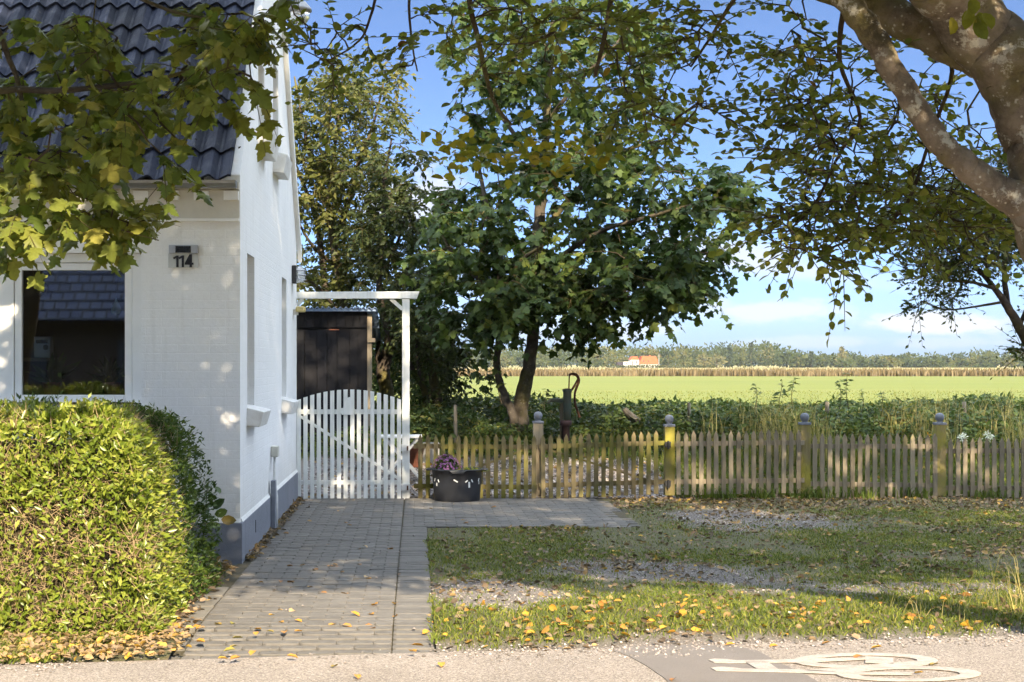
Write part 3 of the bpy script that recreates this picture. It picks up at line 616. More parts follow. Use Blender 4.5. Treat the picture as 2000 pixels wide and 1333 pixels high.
flat('wheel_mark', ring(1775, 1319, 142, 14.5, 42, 4.5), 'road_paint', RZ + .0085, parent=bike)
fr = MB()
for p in ([(1383, 1292), (1395, 1290), (1420, 1291), (1440, 1293.5), (1520, 1292), (1580, 1290), (1690, 1287.5), (1690, 1291), (1580, 1296.5), (1500, 1297), (1420, 1298), (1395, 1297)],
          [(1388, 1308), (1405, 1306), (1430, 1307), (1450, 1309.5), (1560, 1311), (1640, 1316), (1780, 1317), (1780, 1321), (1640, 1320), (1560, 1316.5), (1430, 1314), (1398, 1313)],
          [(1456, 1296.5), (1500, 1296.5), (1520, 1310.5), (1480, 1310.5)],
          [(1570, 1313), (1690, 1303), (1830, 1291), (1800, 1300), (1700, 1306), (1630, 1316)], [(1690, 1285), (1745, 1288), (1745, 1300), (1690, 1297)]):
    fr.prism([gp(x, y) for x, y in p], RZ + .0055, RZ + .0092, 'z')
fr.build('frame_mark', 'road_paint', bike)

# block paving
def pavers():
    X, Y = grid(-1.75, PATIO[1] + .05, 2, 7.5, 17.1, 2)
    b = MB(); b.add([(-1.8, 7.74, -.06), (.11, 8.03, -.05), (.11, 8.8, .009), (.11, 14.0, .009), (PATIO[1] + .03, 14.0, .009), (PATIO[1] + .05, 17.12, .009), (-1.33, 17.12, .009), (-1.33, 8.8, .009), (-1.8, 8.8, .009), (-1.8, 10.1, .009), (-1.33, 10.1, .009)], [(0, 1, 2, 7, 8), (2, 3, 6, 7), (3, 4, 5, 6), (8, 7, 10, 9)])
    drive = b.build('driveway', 'joint_sand', kind='structure')
    def brick_mesh(w, d, ch=.016, h=.045):
        hw, hd = w / 2 - .0012, d / 2 - .0011
        o = [(-hw + ch, -hd), (hw - ch, -hd), (hw, -hd + ch), (hw, hd - ch), (hw - ch, hd), (-hw + ch, hd), (-hw, hd - ch), (-hw, -hd + ch)]
        t = .003; V = [(x, y, -h) for x, y in o] + [(x, y, -t) for x, y in o] + [(x * (1 - .003 / hw), y * (1 - .003 / hd), 0) for x, y in o]
        Fq = [(i, (i + 1) % 8, 8 + (i + 1) % 8, 8 + i) for i in range(8)] + [(8 + i, 8 + (i + 1) % 8, 16 + (i + 1) % 8, 16 + i) for i in range(8)]
        return V, Fq, tuple(range(16, 24))
    sizes = {'full': (.2, .1), 'half': (.1, .1), 'edge': (.225, .1), 'slab': (.50, .40)}
    items = []
    row = 0; y = 7.55
    while y < 17.1:
        off = (row % 2) * .1
        x = -1.23
        # running bond between the two straight joints
        xs = []
        if off: xs.append((x + .05, 'half')); x += .1
        while x + .2 <= -.12 + .011:
            xs.append((x + .1, 'full')); x += .2
        if x + .1 <= -.12 + .011: xs.append((x + .05, 'half'))
        for xx, k in xs:
            if y > road_edge(xx) - .04: items.append((xx, y, k))
        if y < 14.0:
            if y > road_edge(0) - .04: items.append((-.0125 + .0, y, 'edge'))
        else:
            x = -.12 + off
            if off: items.append((x - .05, y, 'half'))
            end = PATIO[1] - .04 * math.sin(y * 3) - (0 if y < 16 else (y - 16) * .05)
            while x + .2 <= end: items.append((x + .1, y, 'full')); x += .2
        row += 1; y += .1
    y = 8.0
    while y < 10.1:
        if True: items.append((-1.487, y, 'slab'))
        y += .402
    meshes = {}
    for k, (w, d) in sizes.items():
        V, Fq, top = brick_mesh(w, d); me = bpy.data.meshes.new('paver'); me.from_pydata(V, [], Fq + [top]); me.materials.append(M['slab' if k == 'slab' else 'paver']); meshes[k] = me
    items.sort(key=lambda t: t[1])
    V, Q, O, rn, off = [], [], [], [], 0
    for i, (x, y, k) in enumerate(items):
        z = .020 + .003 * math.sin(x * 2.1 + y * .9) + rng.normal() * .0012
        if y < 8.7: z -= .05 * (8.7 - y) / .6
        if i < 300:
            o = obj('paver', meshes[k], None, drive, loc=(x, y, z), rot=(rng.normal() * .006, rng.normal() * .006, rng.normal() * .008))
        else:
            w, d = sizes[k]; v, fq, top = brick_mesh(w, d); tilt = rng.normal(size=2) * .006
            v = [(x + a, y + b, z + c + a * tilt[0] + b * tilt[1]) for a, b, c in v]
            V += v; Q += [tuple(q + off for q in f) for f in fq]; O.append(tuple(q + off for q in top)); r = rng.random(); rn.append(r); off += len(v)
    me = mk('pavers', V, [Q, O], False, np.concatenate([np.repeat(rn, 16), rn]))
    obj('pavers', me, 'paver', drive, kind='stuff')
pavers()

# ================================================================== HOUSE
HX, HY0, HY1, EAVE, RIDGE_Y = -1.315, 11.5, 16.95, 2.86, 14.225
def roof_z(Yv): return EAVE + .06 + (Yv - HY0 if Yv < RIDGE_Y else 2 * RIDGE_Y - HY0 - Yv)
house = thing('white_house', (-4.5, 14.2, 0), 'white painted brick house with black tiled roof and grey plinth', 'house')
def build_house():
    XL = -9.0
    # front wall round the window opening
    wx0, wx1, wz0, wz1 = -4.1, -2.055, 1.16, 2.335
    w = MB()
    w.box((XL, HY0, .3), (wx0, HY0 + .25, EAVE)); w.box((wx1, HY0, .3), (HX - .27, HY0 + .25, EAVE))
    w.box((wx0, HY0, .3), (wx1, HY0 + .25, wz0)); w.box((wx0, HY0, wz1), (wx1, HY0 + .25, EAVE))
    w.build('wall', 'white_wall', house)
    # gable wall with four window openings
    op = [(11.98, 12.52, 1.16, 2.37), (15.08, 15.62, 1.16, 2.36), (12.82, 13.34, 3.46, 4.06), (14.15, 14.68, 3.46, 4.30)]
    cuts = sorted({HY0, HY1, RIDGE_Y, *[o[0] for o in op], *[o[1] for o in op]})
    g = MB()
    for a, b in zip(cuts[:-1], cuts[1:]):
        hs = sorted([(o[2], o[3]) for o in op if o[0] <= a + 1e-6 and o[1] >= b - 1e-6]); z = .3
        for h0, h1 in hs: g.prism([(a, z), (b, z), (b, h0), (a, h0)], HX - .27, HX, 'x'); z = h1
        g.prism([(a, z), (b, z), (b, roof_z(b)), (a, roof_z(a))], HX - .27, HX, 'x')
    g.build('gable_wall', 'white_wall', house)
    bw = MB(); bw.box((XL, HY1 - .25, .3), (HX - .27, HY1, EAVE)); bw.build('rear_wall', 'white_wall', house)
    # plinth
    p = MB(); p.box((XL, HY0 - .018, -.1), (HX + .018, HY0 + .2, .315)); p.box((HX - .2, HY0 + .2, -.1), (HX + .018, HY1 + .018, .315)); p.build('plinth', 'plinth_paint', house, bevel=.006)
    fl = MB(); fl.prism([(HY0 - .016, .3155), (HY0 - .002, .345), (HY0 + .05, .345), (HY0 + .05, .3155)], XL, HX - .001, 'x')
    fl.prism([(HX + .016, .3155), (HX + .001, .345), (HX - .05, .345), (HX - .05, .3155)], HY0 + .05, HY1 + .016, 'y'); fl.build('plinth_drip', 'white_wall', house)
    v = MB(); v.box((HX + .0185, 12.42, .14), (HX + .021, 12.45, .24)); v.build('air_slot', 'dark_gap', house)
    # cornice: projecting course, dentils, string course
    c = MB(); c.box((XL, HY0 - .06, EAVE - .055), (HX - .004, HY0 - .001, EAVE - .003)); c.build('cornice', 'brick_cream', house)
    c = MB(); c.box((XL, HY0 - .018, EAVE - .27), (HX - .006, HY0 - .001, EAVE - .058)); c.build('frieze', 'brick_cream', house)
    d = MB().box((-.055, -.040, -.034), (.055, 0, .034)).mesh('dentil'); d.materials.append(M['white_paint'])
    c = MB(); c.box((XL, HY0 - .034, EAVE - .292), (HX - .006, HY0 - .001, EAVE - .2705)); c.build('string_course', 'white_paint', house)
    for i in range(20): obj('dentil', d, None, house, loc=(HX - .062 - i * .226 + .006 * math.sin(i * 7), HY0 - .0185, EAVE - .10))
    # front window: two sashes
    f = MB(); t = .075
    f.box((wx0 + .002, HY0 + .04, wz0 + .05), (wx0 + t, HY0 + .12, wz1 - .002)); f.box((wx1 - t, HY0 + .04, wz0 + .05), (wx1 - .002, HY0 + .12, wz1 - .002))
    f.box((wx0 + t, HY0 + .04, wz1 - .07), (wx1 - t, HY0 + .12, wz1 - .002)); f.box((-3.17, HY0 + .04, wz0 + .05), (-3.02, HY0 + .12, wz1 - .07))
    win = f.build('window', 'white_paint', house, bevel=.004)
    for a, b in ((wx0 + t, -3.17), (-3.02, wx1 - t)):
        s = MB(); q = .055; z0, z1 = wz0 + .055, wz1 - .073; a += .003; b -= .003; s.box((a, HY0 + .05, z0), (a + q, HY0 + .10, z1)); s.box((b - q, HY0 + .05, z0), (b, HY0 + .10, z1)); s.box((a + q, HY0 + .05, z1 - q), (b - q, HY0 + .10, z1)); s.box((a + q, HY0 + .05, z0), (b - q, HY0 + .10, z0 + q))
        s.build('sash', 'white_paint', win, bevel=.004)
        s = MB(); s.box((a + q, HY0 + .072, z0 + q), (b - q, HY0 + .078, z1 - q)); s.build('pane', 'window_glass', win)
    s = MB(); s.prism([(HY0 - .07, wz0 + .01), (HY0 + .13, wz0 + .04), (HY0 + .13, wz0 + .003), (HY0 - .07, wz0 - .03)], wx0 - .04, wx1 + .04, 'x'); s.build('sill', 'white_paint', win)
    # dim room behind
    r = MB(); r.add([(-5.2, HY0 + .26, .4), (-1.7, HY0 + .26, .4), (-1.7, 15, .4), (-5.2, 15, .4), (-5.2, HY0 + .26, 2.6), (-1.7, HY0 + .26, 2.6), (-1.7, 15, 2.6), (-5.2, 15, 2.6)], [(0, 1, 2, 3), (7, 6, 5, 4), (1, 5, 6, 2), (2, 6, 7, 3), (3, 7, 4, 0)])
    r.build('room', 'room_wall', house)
    # gable windows: frame, pane and heavy sill
    for (a, b, z0, z1) in op:
        s = MB(); x0, x1 = HX - .16, HX - .09; q = .045
        s.box((x0, a + .002, z0), (x1, a + q, z1 - .002)); s.box((x0, b - q, z0), (x1, b - .002, z1 - .002)); s.box((x0, a + q, z1 - q), (x1, b - q, z1 - .002)); s.box((x0, a + q, z0), (x1, b - q, z0 + q))
        w = s.build('gable_window', 'white_paint', house)
        MB().box((HX - .13, a + q, z0 + q), (HX - .122, b - q, z1 - q)).build('pane', 'window_glass', w)
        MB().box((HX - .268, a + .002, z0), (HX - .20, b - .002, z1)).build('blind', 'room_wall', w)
        big = z0 > 3; pr = .135; h = .15 if not big else .20
        MB().prism([(HX - .12, z0 + .035), (HX + .002, z0 + .004), (HX + pr, z0 - .03), (HX + pr - .035, z0 - h), (HX + .002, z0 - h + .01), (HX - .12, z0 - h + .01)], a - .03, b + .03, 'y').build('sill', 'white_old_paint', w, bevel=.008)
    # roof deck, tiles, verge and ridge
    sl = Vector((0, math.sqrt(.5), math.sqrt(.5))); nr = Vector((0, -math.sqrt(.5), math.sqrt(.5)))
    e0 = Vector((0, HY0 - .14, EAVE + .0)); Lr = (RIDGE_Y - HY0 + .14) * math.sqrt(2)
    rf = MB()
    ev = HY0 + .03; rz = lambda y: EAVE + .045 + (y - HY0)
    rf.prism([(ev, rz(ev)), (RIDGE_Y, rz(RIDGE_Y)), (2 * RIDGE_Y - ev, rz(ev)), (2 * RIDGE_Y - ev, rz(ev) - .08), (RIDGE_Y, rz(RIDGE_Y) - .08), (ev, rz(ev) - .08)], XL, HX - .275, 'x')
    roof = rf.build('roof', 'dark_gap', house)
    W, Lg, G = .302, .385, .335; n = 16
    prof = [(W * i / n, .024 * math.cos(4 * math.pi * i / n + .9) + .006 * math.cos(8 * math.pi * i / n)) for i in range(n + 1)]
    V = []
    for v, lift in ((0, .034), (Lg, .006)):
        for u, h in prof: V.append((u - .003, v, h + lift))
    for v, lift in ((0, .034), (Lg, .006)):
        for u, h in prof: V.append((u - .003, v, h + lift - .021))
    k = n + 1; Fc = []
    for i in range(n): Fc += [(i, i + 1, k + i + 1, k + i), (2 * k + i + 1, 2 * k + i, 3 * k + i, 3 * k + i + 1), (i + 1, i, 2 * k + i, 2 * k + i + 1)]
    Fc += [(0, k, 3 * k, 2 * k), (k - 1, 2 * k + k - 1, 3 * k + k - 1, k + k - 1)]
    tile = bpy.data.meshes.new('tile'); tile.from_pydata(V, [], Fc); tile.materials.append(M['roof_tile'])
    for p in tile.polygons: p.use_smooth = False
    base = Vector((0, HY0 - .135, EAVE - .055))
    rotm = Matrix((Vector((1, 0, 0)), sl, nr)).transposed()
    for rr in range(12):
        for cc in range(24):
            o = obj('tile', tile, None, roof); q = base + sl * (rr * G + .02) + Vector((HX - .045 - (cc + 1) * W, 0, 0)) + nr * (.055 + rng.normal() * .002)
            o.matrix_basis = Matrix.Translation(q) @ rotm.to_4x4() @ Matrix.Rotation(rng.normal() * .006, 4, 'Z')
    # moss tufts in the tile joints
    mp, ms = [], []
    for i in range(260):
        cc = rng.integers(0, 8); rr = rng.random() * 5
        if rng.random() > .5 - rr * .07: continue
        mp.append(base + sl * (rr * G) + Vector((HX - .05 - cc * W + rng.normal() * .03, 0, 0)) + nr * .085)
    mp = np.array([list(v) for v in mp]); leaves('moss', T_OVAL, mp, rand_dir(len(mp)), np.tile([0, -.7, .7], (len(mp), 1)) + .4 * rng.normal(size=(len(mp), 3)), .018 + .03 * rng.random(len(mp)), 'tile_moss', roof, kind='stuff')
    rt = MB(); rt.prism([(RIDGE_Y, rz(RIDGE_Y) + .12), (2 * RIDGE_Y - ev, rz(ev) + .12), (2 * RIDGE_Y - ev, rz(ev) + .045), (RIDGE_Y, rz(RIDGE_Y) + .045)], XL, HX - .06, 'x'); rt.build('rear_slope', 'roof_tile', roof)
    rt = MB(); rt.tube([(XL, RIDGE_Y, rz(RIDGE_Y) + .10), (HX, RIDGE_Y, rz(RIDGE_Y) + .10)], [.11, .11], 10); rt.build('ridge', 'roof_tile', roof)
    vb = MB(); y1 = HY1 + .18
    vb.prism([(RIDGE_Y, rz(RIDGE_Y) + .14), (y1, rz(HY0) - .12), (y1, rz(HY0) - .27), (RIDGE_Y, rz(RIDGE_Y) - .01)], HX + .002, HX + .045, 'x'); vb.build('bargeboard', 'white_paint', roof)
    # gutter
    gm = MB(); n = 8; gy, gz, gr = HY0 - .115, EAVE + .0, .058
    prof = [(gy + gr * math.cos(math.pi + math.pi * i / n), gz + gr * math.sin(math.pi + math.pi * i / n)) for i in range(n + 1)]
    prof2 = [(gy + (gr - .006) * math.cos(math.pi + math.pi * i / n), gz + (gr - .006) * math.sin(math.pi + math.pi * i / n)) for i in range(n + 1)][::-1]
    gm.prism(prof + prof2, XL, HX - .02, 'x'); gm.prism(prof, HX - .0198, HX - .015, 'x'); gu = gm.build('gutter', 'zinc', house)
    for i in range(8): MB().prism([(gy + (gr + .004) * math.cos(math.pi + math.pi * j / n), gz + (gr + .004) * math.sin(math.pi + math.pi * j / n)) for j in range(n + 1)] + [(gy + (gr + .001) * math.cos(math.pi + math.pi * j / n), gz + (gr + .001) * math.sin(math.pi + math.pi * j / n)) for j in range(n, -1, -1)], HX - .33 - i * .85, HX - .305 - i * .85, 'x').build('bracket', 'zinc', gu)
    # meter box, conduit and downpipe stub on the gable foot
    MB().box((HX + .002, 13.9, .66), (HX + .07, 14.02, .76)).build('cable_box', 'cream_plastic', house, bevel=.01)
    MB().tube([(HX + .035, 13.95, .66), (HX + .032, 13.95, .45), (HX + .045, 13.95, .3), (HX + .045, 13.95, .02)], [.012, .012, .02, .02], 8).build('conduit', 'white_old_paint', house, True)
    MB().box((HX + .019, 13.72, .02), (HX + .06, 13.84, .46)).build('meter_cover', 'plinth_paint', house, bevel=.005)
build_house()

sg = thing('house_number_sign', P(358, 520, HY0 - .02), 'house number plate reading 114 with small dark solar cell on top', 'sign')
def sign():
    y = HY0; s = 260.8
    def q(x, yy): return ((x - PX) / s, CH - (yy - PY) / s)
    def rect(x0, y0, x1, y1, d0, d1): (a, b), (c, d) = q(x0, y1), q(x1, y0); return MB().box((a, y - d1, b), (c, y - d0, d))
    rect(329.5, 496, 387.5, 523.5, .012, .016).build('plate', 'sign_plate', sg)
    rect(331, 479.5, 388, 496, .001, .030).build('housing', 'bare_metal', sg, bevel=.004)
    rect(344, 481.5, 374, 494.5, .0305, .033).build('solar_cell', 'sign_cell', sg)
    rect(330, 496.3, 334, 523, .0005, .0118).build('spacer', 'sign_plate', sg)
    def dig(pts): b = MB(); b.prism([q(*p) for p in pts], y - .0175, y - .0215, 'y'); return b.build('digit', 'sign_black', sg)
    for dx in (0, 10.6): dig([(345.2 + dx, 522.8), (345.2 + dx, 505), (340.4 + dx, 507.3), (338.9 + dx, 503.8), (345.6 + dx, 500), (349.8 + dx, 500), (349.8 + dx, 522.8)][::-1])
    dig([(371, 522.8), (371, 518), (361.8, 518), (361.8, 514.5), (371, 497.6), (376, 497.6), (376, 513.8), (378.9, 513.8), (378.9, 518), (376, 518), (376, 522.8)])
    dig([(366.8, 513.8), (371, 513.8), (371, 505.6)])
sign()

wl = thing('bulkhead_lamp', (HX, 16.35, 2.45), 'black and clear glass bulkhead lamp on the gable above the gate beam', 'lamp')
MB().box((HX + .001, 16.26, 2.36), (HX + .05, 16.44, 2.55)).build('base', 'black_metal', wl, bevel=.01)
MB().lathe([(.075, -.08), (.082, -.02), (.08, .05), (.05, .085), (.01, .09)], (HX + .06, 16.35, 2.45), 14).build('globe', 'lamp_glass', wl, True)
for z in (2.40, 2.45, 2.50): MB().tube([(HX + .06 + .088 * math.cos(t), 16.35 + .088 * math.sin(t), z) for t in np.linspace(-1.6, 1.6, 9)], [.005] * 9, 5).build('cage_bar', 'bare_metal', wl)
gl = thing('gable_lamp', (HX, 14.2, 4.7), 'grey hooded outdoor lamp high on the gable under the ridge', 'lamp')
MB().tube([(HX + .001, 14.2, 4.82), (HX + .12, 14.2, 4.9), (HX + .24, 14.2, 4.86)], [.014] * 3, 8).build('arm', 'zinc', gl)
MB().lathe([(.03, .10), (.06, .09), (.11, .03), (.115, 0)], (HX + .24, 14.2, 4.76), 16).build('hood', 'zinc', gl, True)
MB().lathe([(.10, 0), (.095, -.06), (.06, -.11), (.01, -.125)], (HX + .24, 14.2, 4.758), 16).build('globe', 'lamp_glass', gl, True)
bl = thing('yellow_spotlight', (HX, 16.5, 2.07), 'small yellowed plastic sensor lamp on the gable under the gate beam', 'lamp')
MB().box((HX + .001, 16.47, 2.03), (HX + .05, 16.55, 2.09)).build('mount', 'white_old_paint', bl)
MB().box((HX + .03, 16.42, 2.06), (HX + .13, 16.56, 2.12)).build('head', 'yellow_plastic', bl, bevel=.015)

# things on the window ledge and in the room
b1 = thing('glass_ball', P(81, 566, 11.75), 'clear round glass ball hanging in the window', 'ornament')
o1 = MB().lathe([(.052 * math.sin(t) + .0005, .052 * math.cos(t)) for t in np.linspace(.02, 3.12, 9)], P(81, 566, 11.75), 14, False).build('ball', 'lamp_glass', b1, True)
MB().tube([P(81, 553, 11.75), P(81, 500, 11.75)], [.0015, .0015], 4).build('string', 'black_metal', b1)
b2 = thing('blue_glass_drop', P(227, 607, 11.75), 'turquoise glass drop hanging in the window', 'ornament')
MB().lathe([(.004, .085), (.012, .06), (.034, .02), (.042, -.008), (.034, -.034), (.002, -.045)], P(227, 605, 11.75), 12).build('drop', 'ball_glass', b2)
MB().tube([P(227, 583, 11.75), P(227, 515, 11.75)], [.0015, .0015], 4).build('string', 'black_metal', b2)
rd = thing('radio', P(81, 703, 12.6), 'grey boxy radio with round dial inside the window', 'radio')
q0 = P(66, 699, 12.6); q1 = P(98, 658, 12.6)
MB().box((q0[0], 12.6, q0[2]), (q1[0], 12.72, q1[2])).build('case', 'bare_metal', rd, bevel=.006)
MB().box((q0[0] + .018, 12.596, q1[2] - .055), (q1[0] - .02, 12.599, q1[2] - .025)).build('display', 'sign_cell', rd)
MB().tube([(q1[0] - .035, 12.599, q0[2] + .085), (q1[0] - .035, 12.59, q0[2] + .085)], [.022, .022], 14).build('dial', 'black_metal', rd)
sh = thing('shelf', P(81, 703, 12.6), 'wooden shelf carrying the grey radio inside the window', 'shelf')
MB().box((q0[0] - .5, 12.55, q0[2] - .03), (q1[0] + .05, 12.8, q0[2] - .001)).build('board', 'grey_wood', sh)
MB().box((q0[0] - .45, 12.6, .42), (q0[0] - .41, 12.75, q0[2] - .031)).build('support', 'grey_wood', sh); MB().box((q1[0] - .02, 12.6, .42), (q1[0] + .02, 12.75, q0[2] - .031)).build('support', 'grey_wood', sh)
def house_plant(c, n, h, label, lm):
    t = thing('potted_plant', c, label, 'plant')
    MB().lathe([(.05, 0), (.065, .10), (.07, .10), (.07, .12), (.058, .12), (.05, .09)], c, 14, False).build('pot', 'terracotta', t, True)
    a = rng.random(n) * 6.28; el = .4 + rng.random(n) * .9; u = np.stack([np.cos(a) * np.cos(el), np.sin(a) * np.cos(el), np.sin(el)], 1)
    leaves('foliage', T_LANCE, np.tile(np.array(c) + [0, 0, .1], (n, 1)) + u * .06 * rng.random((n, 1)), u, rand_dir(n) + [0, 0, .6], h * (.5 + rng.random(n) * .6), lm, t)
house_plant((-2.78, 11.72, 1.245), 26, .24, 'broad-leaved potted plant on the window ledge beside the radio', 'bush_leaf')
house_plant((-2.32, 11.72, 1.245), 60, .20, 'bushy green potted plant at the right end of the window ledge', 'dark_leaf')

# house over the road: what the window mirrors
nb = thing('neighbour_house', (-7, -16, 0), 'dark roofed house over the road mirrored in the window', 'house')
MB().box((-16, -22, 0), (2, -16, 2.6)).build('wall', 'brick_red', nb)
MB().prism([(-15.4, 2.6), (-19, 6.2), (-22.6, 2.6)], -16.4, 2.4, 'x').build('roof', 'glazed_tile', nb)
for x in (-13, -10, -7, -4, -1): MB().box((x - .6, -15.998, 1.0), (x + .6, -15.95, 2.1)).build('window', 'far_window', nb)

# ================================================================== GATE, POSTS, FENCE
GY = 17.0; gs = F / GY
def qx(x): return (x - PX) / gs
def qz(y): return CH - (y - PY) / gs
frame = thing('gate_arch', (qx(792), GY, 0), 'white painted gate post with crossbeam running to the house', 'gate frame')
MB().box((qx(785.5), GY - .04, 0), (qx(800), GY + .04, qz(584.5))).build('post', 'gate_paint', frame, bevel=.004)
MB().prism([(qx(571.5), qz(583.8)), (qx(814), qz(583.8)), (qx(819), qz(570)), (qx(571.5), qz(571))], GY - .05, GY - .005 + .06, 'y').build('crossbeam', 'gate_paint', frame, bevel=.003)
MB().bar((qx(573), GY, qz(607)), (qx(591), GY, qz(584)), .04, .035, (0, 1, 0)).build('brace', 'gate_paint', frame)
MB().bar((qx(786), GY, qz(604)), (qx(763), GY, qz(584)), .04, .035, (0, 1, 0)).build('brace', 'gate_paint', frame)
gate = thing('white_gate', (qx(680), GY - .04, 0), 'white picket garden gate with arched top and cat plaque', 'gate')
tops = [781, 776, 773.5, 770, 767.5, 764.5, 763, 761.5, 761, 761, 762, 763.5, 766, 771, 775.5, 780]
for i in range(16):
    x = 585 + i * 13.05 if i < 15 else 779; 
    x = 584.5 + i * (779.5 - 584.5) / 15; w = 4.0
    zt = qz(761 + 20.5 * ((i - 7.6) / 7.8) ** 2); dz = 1.2 * (i - 7.6) / 7.6 / gs
    MB().prism([(qx(x - w), qz(974.5 + rng.random() * 1.0)), (qx(x + w), qz(974.5)), (qx(x + w + rng.normal() * .15), zt - dz), (qx(x - w), zt + dz)], GY - .075, GY - .055, 'y').build('picket', 'gate_paint', gate, bevel=.002)
MB().box((qx(582), GY - .0545, qz(809)), (qx(784), GY - .025, qz(800))).build('rail', 'gate_paint', gate)
MB().box((qx(582), GY - .0545, qz(946)), (qx(784), GY - .025, qz(938))).build('rail', 'gate_paint', gate)
MB().bar((qx(588), GY - .038, qz(814)), (qx(778), GY - .038, qz(934)), .028, .05, (0, 1, 0)).build('brace', 'gate_paint', gate)
cat = [(666, 803), (666, 797), (671, 797), (672, 788), (676, 783), (678, 779), (678, 775), (680, 777), (683, 775.5), (687.5, 777), (688.5, 781), (687, 785), (688, 792), (687.5, 797), (693, 797), (693, 803), (691, 810), (668, 810)]
MB().prism([(qx(x), qz(y)) for x, y in cat], GY - .088, GY - .0755, 'y').build('cat_plaque', 'gate_paint', gate, bevel=.002)
for y in (874, 951):
    MB().box((qx(784.2), GY - .062, qz(y + 7)), (qx(800.6), GY - .041, qz(y - 6))).build('hinge', 'white_old_paint', frame)
    MB().tube([(qx(796), GY - .066, qz(y + 6)), (qx(796), GY - .066, qz(y - 3))], [.009] * 2, 8).build('hinge_pin', 'rust', frame)

def picket_run(t, x0, x1, n, top0, top1, bot0, bot1, mat, y, w=4.2, rails=(.80, .175), ext=(0, 0), lean=.5):
    zs = []
    for i in range(n):
        f = i / (n - 1); x = x0 + (x1 - x0) * f; zt = qz(top0 + (top1 - top0) * f + rng.normal() * .9); zb = qz(bot0 + (bot1 - bot0) * f + rng.normal() * .6); dx = rng.normal() * lean
        a, b, a2, b2 = qx(x - w), qx(x + w), qx(x - w + dx), qx(x + w + dx); sh = .052 + rng.normal() * .004
        MB().prism([(a, zb), (b, zb), (b2, zt - sh), ((a2 + b2) / 2 + rng.normal() * .002, zt), (a2, zt - sh)], y - .018 + rng.normal() * .0015, y + .001, 'y').build('picket', mat, t)
    for fr_ in rails:
        za = qz(bot0 + (top0 - bot0) * fr_); zb_ = qz(bot1 + (top1 - bot1) * fr_)
        MB().bar((qx(x0 - 8 - ext[0]), y + .019, za), (qx(x1 + 8 + ext[1]), y + .019, zb_), .034, .05).build('rail', mat, t)
g1 = thing('picket_gate', (qx(935), GY, 0), 'low mossy picket gate behind the black flower tub', 'gate')
picket_run(g1, 821, 1042, 16, 848, 850, 974, 976, 'picket_mossy', GY, ext=(5, 0), rails=(.81, .19))
MB().bar((qx(822), GY + .03, qz(955)), (qx(1040), GY + .03, qz(873)), .022, .045, (0, 1, 0)).build('brace', 'picket_mossy', g1)
g2 = thing('picket_gate', (qx(1175), GY, 0), 'low picket gate in front of the old water pump, hinged on a yellow post', 'gate')
picket_run(g2, 1061, 1281, 16, 849, 842, 974, 966, 'picket_mossy', GY - .002, ext=(0, 12), rails=(.81, .20))
MB().bar((qx(1062), GY + .03, qz(876)), (qx(1284), GY + .03, qz(944)), .022, .045, (0, 1, 0)).build('brace', 'picket_mossy', g2)
for y in (868, 944):
    MB().box((qx(1298), GY - .045, qz(y + 6)), (qx(1309), GY - .02, qz(y - 5))).build('hinge', 'black_metal', g2); MB().tube([(qx(1304), GY - .05, qz(y + 9)), (qx(1304), GY - .05, qz(y - 7))], [.012] * 2, 8).build('hinge_pin', 'black_metal', g2)
f1 = thing('picket_fence', (qx(1440), GY, 0), 'low weathered picket fence panel beside the yellow hinge post', 'fence')
picket_run(f1, 1324.5, 1558, 17, 842.5, 840, 966, 963, 'picket_weathered', GY - .03, ext=(0, 4), rails=(.80, .20))
f2 = thing('picket_fence', (qx(1705), GY, 0), 'middle low grey picket fence panel between the yellow and dark mossy posts', 'fence')
picket_run(f2, 1591, 1826, 17, 847.5, 847, 970, 974, 'picket_weathered', GY, ext=(6, 5), rails=(.80, .20))
f3 = thing('picket_fence', (qx(1990), GY, 0), 'low grey picket fence panel running out of the picture, with white flowers behind', 'fence')
picket_run(f3, 1856, 2170, 23, 856.5, 855, 981, 983, 'picket_weathered', GY, ext=(6, 10), rails=(.80, .22))
def post(x, top, bot, mat, label, y, w=9.5, sunk=0.):
    t = thing('fence_post', (qx(x), y, 0), label, 'fence post')
    MB().box((qx(x - w), y, qz(bot)), (qx(x + w), y + .107, qz(top + 14))).build('shaft', mat, t, bevel=.004)
    c = (qx(x), y + .053, qz(top)); MB().box((qx(x - w) - .006, y - .006, qz(top + 17)), (qx(x + w) + .006, y + .113, qz(top + 12.5))).build('cap_plate', 'cap_grey', t, bevel=.004)
    MB().lathe([(.032, -.074), (.036, -.066), (.026, -.058), (.040, -.044), (.047, -.028), (.049, -.010), (.046, .008), (.036, .024), (.020, .034), (.002, .037)], c, 16).build('cap_ball', 'cap_grey', t, True)
post(1052.5, 811, 972, 'post_weathered', 'weathered pale wooden fence post with grey ball cap between the two low gates', GY + .05)
post(1308, 817, 968, 'post_mossy', 'yellow mossy fence post with grey ball cap and black hinges', GY - .02)
post(1574, 813.5, 966, 'post_mossy', 'yellow mossy fence post with ball cap and dead leaves behind it', GY)
post(1838.5, 813.5, 982, 'post_mossy', 'dark mossy fence post with grey ball cap where the fence steps down', GY)

